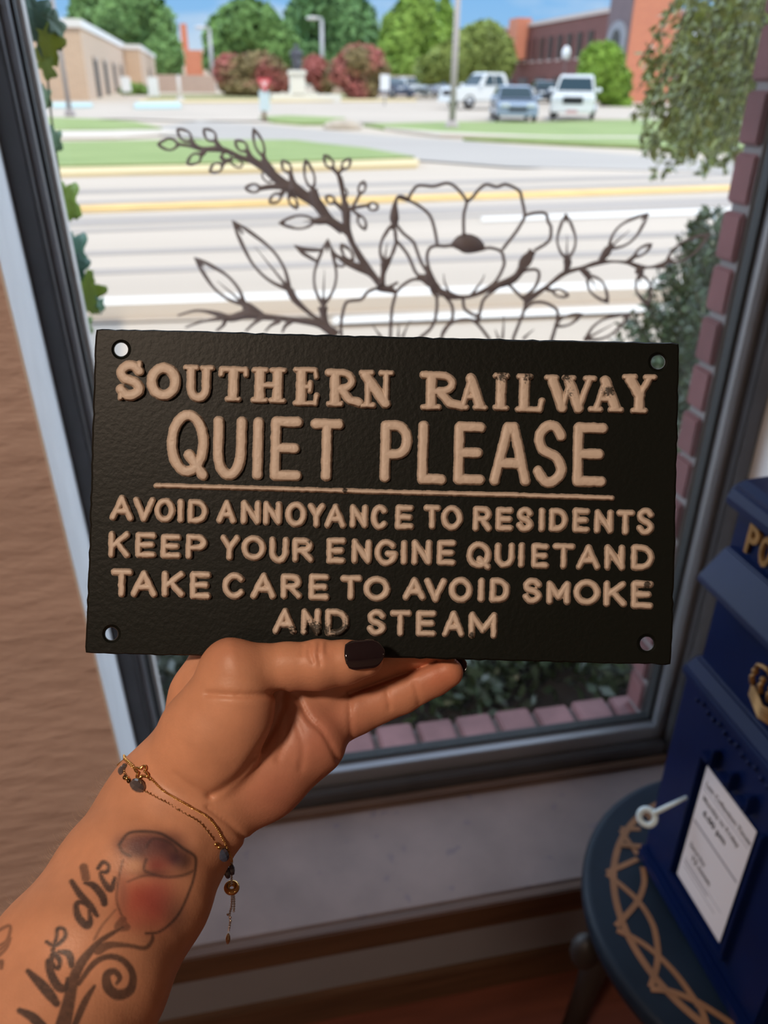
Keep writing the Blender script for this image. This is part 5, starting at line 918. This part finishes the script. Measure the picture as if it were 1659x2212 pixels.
def resample(P, step):
    s = np.concatenate([[0], np.cumsum(np.linalg.norm(np.diff(P, axis=0), axis=1))]); k = np.arange(0, s[-1], step); return np.stack([np.interp(k, s, P[:, i]) for i in range(3)], 1)
def links(mb, P, step, R_, r_):
    Q = resample(P, step); W = hand_space(Q)
    for i in range(len(Q) - 1):
        t = W[i + 1] - W[i]; t /= np.linalg.norm(t); h = FW if i % 2 else np.cross(t, FW); mb.torus(W[i], R_ * PXS, r_ * PXS, h / np.linalg.norm(h), 8, 5)
def back_path(a, b2, n=10):
    out = []
    for t in np.linspace(0, 1, n):
        u, v = a[0] + (b2[0] - a[0]) * t, a[1] + (b2[1] - a[1]) * t; z = arm_z(u, v, True); out.append((u, v, (z if z is not None else 20) + 4))
    return np.array(out)
br1 = thing('bracelet', hand_space((400, 1745, 0)), 'fine gold chain bracelet with an open clover charm, upper of the two on the wrist', 'bracelet', None)
c1 = MB(); pa = lay(B2([(500, 425), (560, 485), (640, 565), (760, 645), (900, 725), (1040, 805), (1160, 875), (1260, 985), (1340, 1125), (1400, 1255), (1445, 1360)]) + B3([(640, 640)]), 3.5); links(c1, pa, 2.5, 2.0, .75)
pl_ = lay(B2([(325, 320), (270, 262), (205, 205)]), 4.0); links(c1, pl_, 3.0, 3.0, 1.0)
links(c1, np.vstack([pl_[-1:], back_path((268, 1632), (500, 1850)), [pa[-1]]]), 2.6, 2.0, .8); c1.build('chain', gold_m, br1, True)
qsx = (arm_z(317, 1668) - arm_z(297, 1668)) / 20; qsy = (arm_z(305, 1678) - arm_z(305, 1658)) / 20; qz = arm_z(305, 1668) - 6; qp = []
for i in range(48):
    a = 2 * PI * i / 48; r = 11.5 + 4.2 * math.cos(4 * (a - .55)); qp.append((305 + r * math.cos(a), 1668 + r * math.sin(a), qz + qsx * r * math.cos(a) + qsy * r * math.sin(a)))
MB().tube(hand_space(np.array(qp + [qp[0]])), 2.5 * PXS, 8).build('clover_charm', gold_m, br1, True)
rg = MB()
for u, v in B2([(480, 420), (500, 440)]): rg.torus(hand_space(on_skin(u, v, 5)), 3.2 * PXS, 1.0 * PXS, FW + RT * .6, 12, 6)
rg.build('jump_ring', gold_m, br1, True)
tgp = B2([(165, 258)])[0]; tz = 6.0; th_ = MB(); TP = [(-9, 4), (-5, 8), (9, -3), (5, -8)]
th_.add(hand_space(np.array([(tgp[0] + x, tgp[1] + y, tz + z) for z in (-2, 2) for x, y in TP])), [(0, 1, 2, 3), (7, 6, 5, 4), (0, 4, 5, 1), (1, 5, 6, 2), (2, 6, 7, 3), (3, 7, 4, 0)]); th_.build('tag', gold_m, br1)
sl = B3([(637, 1085)])[0]; zs_ = -2.0
sb_ = MB().torus(hand_space((sl[0], sl[1], zs_)), 10.5 * PXS, 6.5 * PXS, UP * 0.85 - FW * .55 + RT * .12, 26, 12); sb_.build('slider_bead', gold_m, br1, True)
dc = MB(); hang = B3([(640, 1180), (640, 1300), (630, 1420), (600, 1540), (610, 1640), (600, 1740), (578, 1840)]); hp = np.array([(u, v, zs_) for u, v in catmull(hang, 5)]); links(dc, hp, 2.6, 2.1, .8)
hp2 = np.array([(u + 3.5, v, zs_ + 3) for u, v in catmull(B3([(640, 1180), (650, 1300), (650, 1420), (640, 1520)]), 5)]); links(dc, hp2, 2.6, 2.1, .8); hp3 = np.array([(u, v, z) for (u, v), z in zip(catmull(B3([(640, 640), (640, 760), (635, 900), (637, 1060)]), 5), np.linspace(pa[-1][2], zs_, 16))]); links(dc, hp3, 2.6, 2.1, .8)
for u, v in B3([(570, 1545), (615, 1590), (620, 1650)]): dc.ball(hand_space((u, v, zs_ - 2)), 2.8 * PXS, 8, 6)
dc.build('dangling_chain', steel_m, br1, True)
a_, b_2 = B3([(580, 1860)])[0], B3([(565, 2050)])[0]; dp = [(a_[0] + (b_2[0] - a_[0]) * t, a_[1] + (b_2[1] - a_[1]) * t, zs_) for t in (0, .2, .5, .8, 1)]
MB().tube(hand_space(np.array(dp)), np.array([.8, 4, 5.4, 4, 1.4]) * PXS, 8).build('drop_charm', mat('pale_gold', (0.72, 0.62, 0.42), 0.2, metal=1.0), br1, False)
br2 = thing('bracelet', hand_space((380, 1760, 0)), 'thin beaded bracelet with smoky and blue crystals, lower of the two on the wrist', 'bracelet', None)
c2 = MB(); pb_ = lay(B2([(440, 580), (520, 622), (610, 672), (700, 715), (800, 780), (900, 840), (1060, 930), (1150, 1025), (1250, 1160)]), 2.5); links(c2, pb_, 4.6, 2.0, .7); c2.tube(hand_space(pb_), 0.55 * PXS, 5)
pc_ = lay(B2([(205, 345), (215, 390), (240, 430)]), 4); links(c2, pc_, 3, 2, .8)
pd_ = np.vstack([pc_[:1], back_path((262, 1662), (492, 1870))]); c2.tube(hand_space(pd_), 0.7 * PXS, 5); c2.build('chain', mat('dark_gold', (0.50, 0.30, 0.14), 0.3, metal=1.0), br2, True)
def bead(name, m, pts, a, b2, lift=6):         # faceted bead along a short line
    (u0, v0), (u1, v1) = pts; z0 = on_skin((u0 + u1) / 2, (v0 + v1) / 2, lift)[2]; z0 = min(z0, 18)
    P = [(u0 + (u1 - u0) * t, v0 + (v1 - v0) * t, z0) for t in (0, .12, .35, .65, .88, 1)]; MB().tube(hand_space(np.array(P)), np.array([b2, a * .75, a, a, a * .75, b2]) * PXS, 8).build(name, m, br2)
bead('crystal_bead', cryst_m, B2([(285, 470), (435, 570)]), 12.5, 6, 10); bead('crystal_bead', cryst_m, B2([(190, 295), (165, 390)]), 8, 4, 8); bead('crystal_bead', cryst_m, B2([(225, 270), (200, 310)]), 6, 3, 8)
for p in ((215, 425), (240, 437), (262, 465)): u, v = B2([p])[0]; MB().ball(hand_space(on_skin(u, v, 4)), 5.2 * PXS, 10, 8).build('metal_bead', gold_m if p[0] == 240 else mat('blackened_gold', (0.12, 0.08, 0.04), 0.25, metal=1.0), br2, True)
for p in ((365, 345), (420, 395)): u, v = B3([p])[0]; MB().ball(hand_space(on_skin(u, v, 4)), 4.8 * PXS, 10, 8).build('gold_bead', gold_m, br2, True)
for p in ((575, 655), (600, 690)): u, v = B3([p])[0]; MB().ball(hand_space((u, v, -4)), 4.2 * PXS, 10, 8).build('gold_bead', gold_m, br2, True)
bead('crystal_bead', bluec_m, B3([(445, 420), (545, 625)]), 11, 5, 6); bead('crystal_bead', bluec_m, B3([(545, 740), (580, 920)]), 7, 4, 6); bead('crystal_bead', bluec_m, B3([(625, 700), (655, 860)]), 6.5, 4, 6)

# ================================================================== STOOL AND POST BOX
ST = (0.716, 0.62, 0.45); SR = 0.267
stool = thing('round_stool', (ST[0], ST[1], 0), 'round dark blue stool with painted orange arcs on its top, under the post box', 'stool')
navy_m = mat('dark_teal_paint', (0.007, 0.015, 0.028), 0.45, var=0.2, vscale=12, spec=0.22); ora_m = mat('orange_paint_line', (0.24, 0.115, 0.05), 0.55, var=0.15, vscale=25); dleg_m = mat('black_brown_leg', (0.022, 0.018, 0.016), 0.5)
MB().lathe([(SR - .012, -.034), (SR - .002, -.030), (SR, -.020), (SR, -.008), (SR - .005, -.001), (SR - .012, 0)], ST, 96).build('stool_top', navy_m, stool, True)
ZOFF = [0.0]
def flat_line(mb, pts, hw, z0=0.45, th=.0008):
    ZOFF[0] += 0.00006; th = th + ZOFF[0]
    P = np.array(pts); T = np.gradient(P, axis=0); T /= np.linalg.norm(T, axis=1, keepdims=True); N = np.column_stack([-T[:, 1], T[:, 0]]); V = []
    for i in range(len(P)):
        for s in (-1, 1):
            for z in (z0 - .0004, z0 + th): V.append((P[i][0] + N[i][0] * hw * s, P[i][1] + N[i][1] * hw * s, z))
    mb.add(V, [q for i in range(len(P) - 1) for q in ((4*i, 4*i+4, 4*i+6, 4*i+2), (4*i+1, 4*i+3, 4*i+7, 4*i+5), (4*i, 4*i+1, 4*i+5, 4*i+4), (4*i+2, 4*i+6, 4*i+7, 4*i+3))])
pat = MB(); R1 = 0.222
flat_line(pat, [(ST[0] + R1 * math.cos(a), ST[1] + R1 * math.sin(a)) for a in np.linspace(0, 2 * PI, 121)], .0048)
px = lambda u, v: onz(u, v, .45)[:2]
C8b = lambda x, y: (1200 + x / 3.614, 1600 + y / 3.614)
for pts in ([(510, 690), (660, 690)], [(510, 700), (570, 790), (640, 890)], [(400, 1030), (520, 980), (640, 925)], [(400, 1040), (500, 1120), (650, 1260), (760, 1440), (800, 1640)], [(680, 990), (690, 1120), (630, 1270), (470, 1450)], [(480, 1480), (640, 1560), (800, 1680), (960, 1850), (1120, 2080)], [(800, 1640), (790, 1760), (740, 1930)], [(740, 1940), (900, 1960), (1100, 2040), (1250, 2130), (1400, 2230)], [(1110, 2040), (1160, 2160), (1190, 2300)]):
    flat_line(pat, catmull([px(*C8b(*p)) for p in pts], 8), .0040)
for k in range(12):                            # the pattern goes on round the far side of the top
    a = -2.2 + k * 2 * PI / 15; b2 = a + 2 * PI / 15
    if k < 11: flat_line(pat, catmull([(ST[0] + R1 * math.cos(a), ST[1] + R1 * math.sin(a)), (ST[0] + .17 * math.cos((a + b2) / 2), ST[1] + .17 * math.sin((a + b2) / 2)), (ST[0] + R1 * math.cos(b2), ST[1] + R1 * math.sin(b2))], 8), .0040)
pat.build('painted_pattern', ora_m, stool)
MB().lathe([(.20, -.075), (.215, -.07), (.215, -.036), (.20, -.034)], ST, 64).build('apron', dleg_m, stool, True)
for a in (2.62, 4.19, 5.76, 1.05):
    cx_, cy_ = ST[0] + .19 * math.cos(a), ST[1] + .19 * math.sin(a); ex, ey = ST[0] + .235 * math.cos(a), ST[1] + .235 * math.sin(a)
    if ey > .80: ey = .80
    MB().tube([(cx_, cy_, .415), (cx_ * .6 + ex * .4, cy_ * .6 + ey * .4, .32), (cx_ * .3 + ex * .7, cy_ * .3 + ey * .7, .16), (ex, ey, 0.0)], [.034, .030, .020, .018], 12).build('leg', dleg_m, stool, True)
# bracket knob seen at the stool's left
kn = onz(1262, 2055, .33); MB().ball(kn, (.022, .022, .034), 14, 10).build('corner_block', dleg_m, stool, True)

PX, PY0, PY1, PB, PT_ = 0.578, 0.743, 0.463, 0.45, 1.10
box = thing('post_box', (0.69, .603, .45), 'navy blue cast post box with gold letters and a paper notice, on the round stool', 'post box')
pbm = mat('navy_gloss_paint', (0.0024, 0.0095, 0.057), 0.33, bump=0.10, bscale=70, bdist=0.001, spec=0.2, var=0.15, vscale=10); pgold = mat('worn_gold_paint', (0.36, 0.20, 0.07), 0.4, metal=0.6, var=0.3, vscale=60)
DEP = 0.20
sY = lambda s: PY0 - s
MB().box((PX + .012, PY1, PB + .03), (PX + DEP, PY0, PT_ - .03)).build('body', pbm, box, bevel=0.006)
MB().box((PX - .010, PY1 - .012, PB + .0018), (PX + DEP + .01, PY0 + .004, PB + .028)).build('plinth', pbm, box, bevel=0.006)
MB().prism([(PX - .001, PB + .028), (PX + .02, PB + .028), (PX + .02, PB + .392), (PX + .008, PB + .392), (PX - .010, PB + .378), (PX - .011, PB + .368), (PX - .001, PB + .358)], 'y', PY1 + .001, PY0 + .001).build('door', pbm, box, bevel=0.003)
rf = [(PX - .006, PT_ - .032), (PX - .006, PT_ - .020), (PX - .001, PT_ - .006), (PX + .014, PT_), (PX + DEP - .01, PT_ + .012), (PX + DEP + .012, PT_ - .01), (PX + DEP + .012, PT_ - .035)]
MB().prism(rf, 'y', PY1 - .01, PY0 + .002).build('roof', pbm, box, bevel=0.004)
MB().prism([(PX + .013, 1.008), (PX + .013, 1.016), (PX + .002, 1.016), (PX - .027, .979), (PX - .029, .971), (PX - .022, .971)], 'y', PY1 + .012, PY0 - .010).build('hood', pbm, box, bevel=0.002)
MB().box((PX + .006, PY1 + .03, .955), (PX + .014, PY0 - .03, .975)).build('letter_slot', mat('slot_black', (0.004, 0.004, 0.005), 0.7), box)
# recessed notice frame, its raised rim, the paper
rim = MB(); n0s, n1s, nz0, nz1 = .078, .200, .512, .738
for lo, hi in (((n0s - .008, nz0 - .008), (n1s + .008, nz0)), ((n0s - .008, nz0), (n0s, nz1)), ((n1s, nz0), (n1s + .008, nz1))): rim.box((PX - .009, sY(hi[0]), lo[1]), (PX + .004, sY(lo[0]), hi[1]))
rim.build('notice_frame', pbm, box, bevel=0.002)
for s in (.075, .113, .150): MB().box((PX - .012, sY(s + .020), .738), (PX + .002, sY(s), .748)).box((PX - .012, sY(s + .026), .738), (PX + .002, sY(s + .020), .768)).build('notice_clip', pbm, box, bevel=0.002)
rv = MB()
for i in range(16): rv.ball((PX - .002, sY(.035 + i * .0125), .795 + .004 * (i % 3 == 1)), (.003, .003, .003), 8, 6)
rv.build('raised_beads', pbm, box, True)
paper = thing('paper_notice', (PX - .004, sY(.139), .626), 'white printed collection times notice in the frame on the blue post box', 'notice')
MB().box((PX - .0042, sY(.192), .520), (PX - .0036, sY(.086), .729)).build('sheet', mat('white_paper', (0.74, 0.72, 0.74), 0.7), paper)
ink_m = mat('black_print', (0.03, 0.03, 0.035), 0.7)
def text_mesh(name, body, size, m, parent, at, xdir, ydir, ext=0.0, bold=0.0, align='LEFT', width=None):
    c = bpy.data.curves.new(name, 'FONT'); c.body = body; c.size = size; c.extrude = ext; c.offset = bold; c.align_x = align; c.resolution_u = 3
    o = bpy.data.objects.new(name, c); COL.objects.link(o); bpy.context.view_layer.update(); me = bpy.data.meshes.new_from_object(o.evaluated_get(bpy.context.evaluated_depsgraph_get()))
    bpy.data.objects.remove(o); V = np.array([v.co for v in me.vertices]); sc_ = 1.0
    if width: sc_ = width / max(np.ptp(V[:, 0]), 1e-6)
    xd, yd = np.array(xdir, float), np.array(ydir, float); zd = np.cross(xd, yd); W = np.array(at) + V[:, :1] * xd * sc_ + V[:, 1:2] * yd + V[:, 2:] * zd - base_of(parent); me.vertices.foreach_set('co', W.ravel()); me.update()
    me.materials.clear(); me.materials.append(m); o = bpy.data.objects.new(name, me); COL.objects.link(o); o.parent = parent; return o
YD, ZD = (0, -1, 0), (0, 0, 1)
pt = lambda s, z: (PX - .0045, sY(s), z)
text_mesh('print', 'Last Collection Times', .0115, ink_m, paper, pt(.093, .7015), YD, ZD, .0001, .0001, width=.096)
text_mesh('print', 'Monday to Friday', .0115, ink_m, paper, pt(.095, .678), YD, ZD, .0001, .0001, width=.078)
text_mesh('print', '6.00 pm', .0135, ink_m, paper, pt(.102, .658), YD, ZD, .0001, .0004, width=.050)
text_mesh('print', 'Saturday', .0110, ink_m, paper, pt(.095, .590), YD, ZD, .0001, .0001, width=.036)
text_mesh('print', '12 noon', .0130, ink_m, paper, pt(.104, .574), YD, ZD, .0001, .0003, width=.042)
for s0, s1, z, h in ((.09, .188, .6945, .0009), (.09, .188, .632, .0035), (.092, .180, .563, .0007), (.093, .150, .556, .0025), (.095, .170, .548, .0010)): MB().box((PX - .0046, sY(s1), z), (PX - .0041, sY(s0), z + h)).build('printed_line', mat('grey_print', (0.30, 0.29, 0.32), 0.7), paper)
for i, ch in enumerate('POST'):
    text_mesh('raised_letter', ch, .052, pgold, box, (PX + .011, sY(.034 + i * .026), 1.024), YD, ZD, .004, .0012, width=.020 if ch != 'T' else .022)
# crown emblem, gold, in relief
cy = sY(.142); cr_ = MB()
for k in range(5): cr_.tube([(PX + .008, cy + .034 - .0 * k, .866 + k * .004), (PX - .002, cy, .862 + k * .004), (PX + .008, cy - .034, .866 + k * .004)], .0023, 6)
cr_.build('crown_band', pgold, box, True)
cp = MB()
for i in range(5):
    y = cy + .032 - i * .016; cp.tube([(PX + .006, y, .884), (PX + .004, y + .002, .894), (PX + .006, y, .900)], [.004, .0035, .002], 6).ball((PX + .004, y, .903), .0042, 8, 6)
for s in (1, -1): cp.tube(catmull([(PX + .006, cy + s * .031, .900), (PX + .002, cy + s * .028, .915), (PX + .002, cy + s * .012, .921), (PX + .004, cy, .914)], 5), .003, 6)
cp.ball((PX + .003, cy, .922), .006, 10, 8).build('crown_arches', pgold, box, True)
key = thing('key', (PX - .02, .70, .63), 'pale ring-ended key sticking out of the blue post box front', 'key')
ka, kb = onx(1484, 1722, PX - .003), onx(1412, 1757, PX - .048); kc = onx(1398, 1765, PX - .054)
km = mat('pale_blue_metal', (0.62, 0.76, 0.80), 0.35)
MB().tube([ka, ka * .5 + kb * .5, kb], [.0026, .0032, .0036], 10).build('key_shank', km, key, True)
MB().torus(kc, .0105, .0043, (kc - CAM) / np.linalg.norm(kc - CAM) + np.array([.3, .2, 0]), 28, 12).build('key_ring', km, key, True)
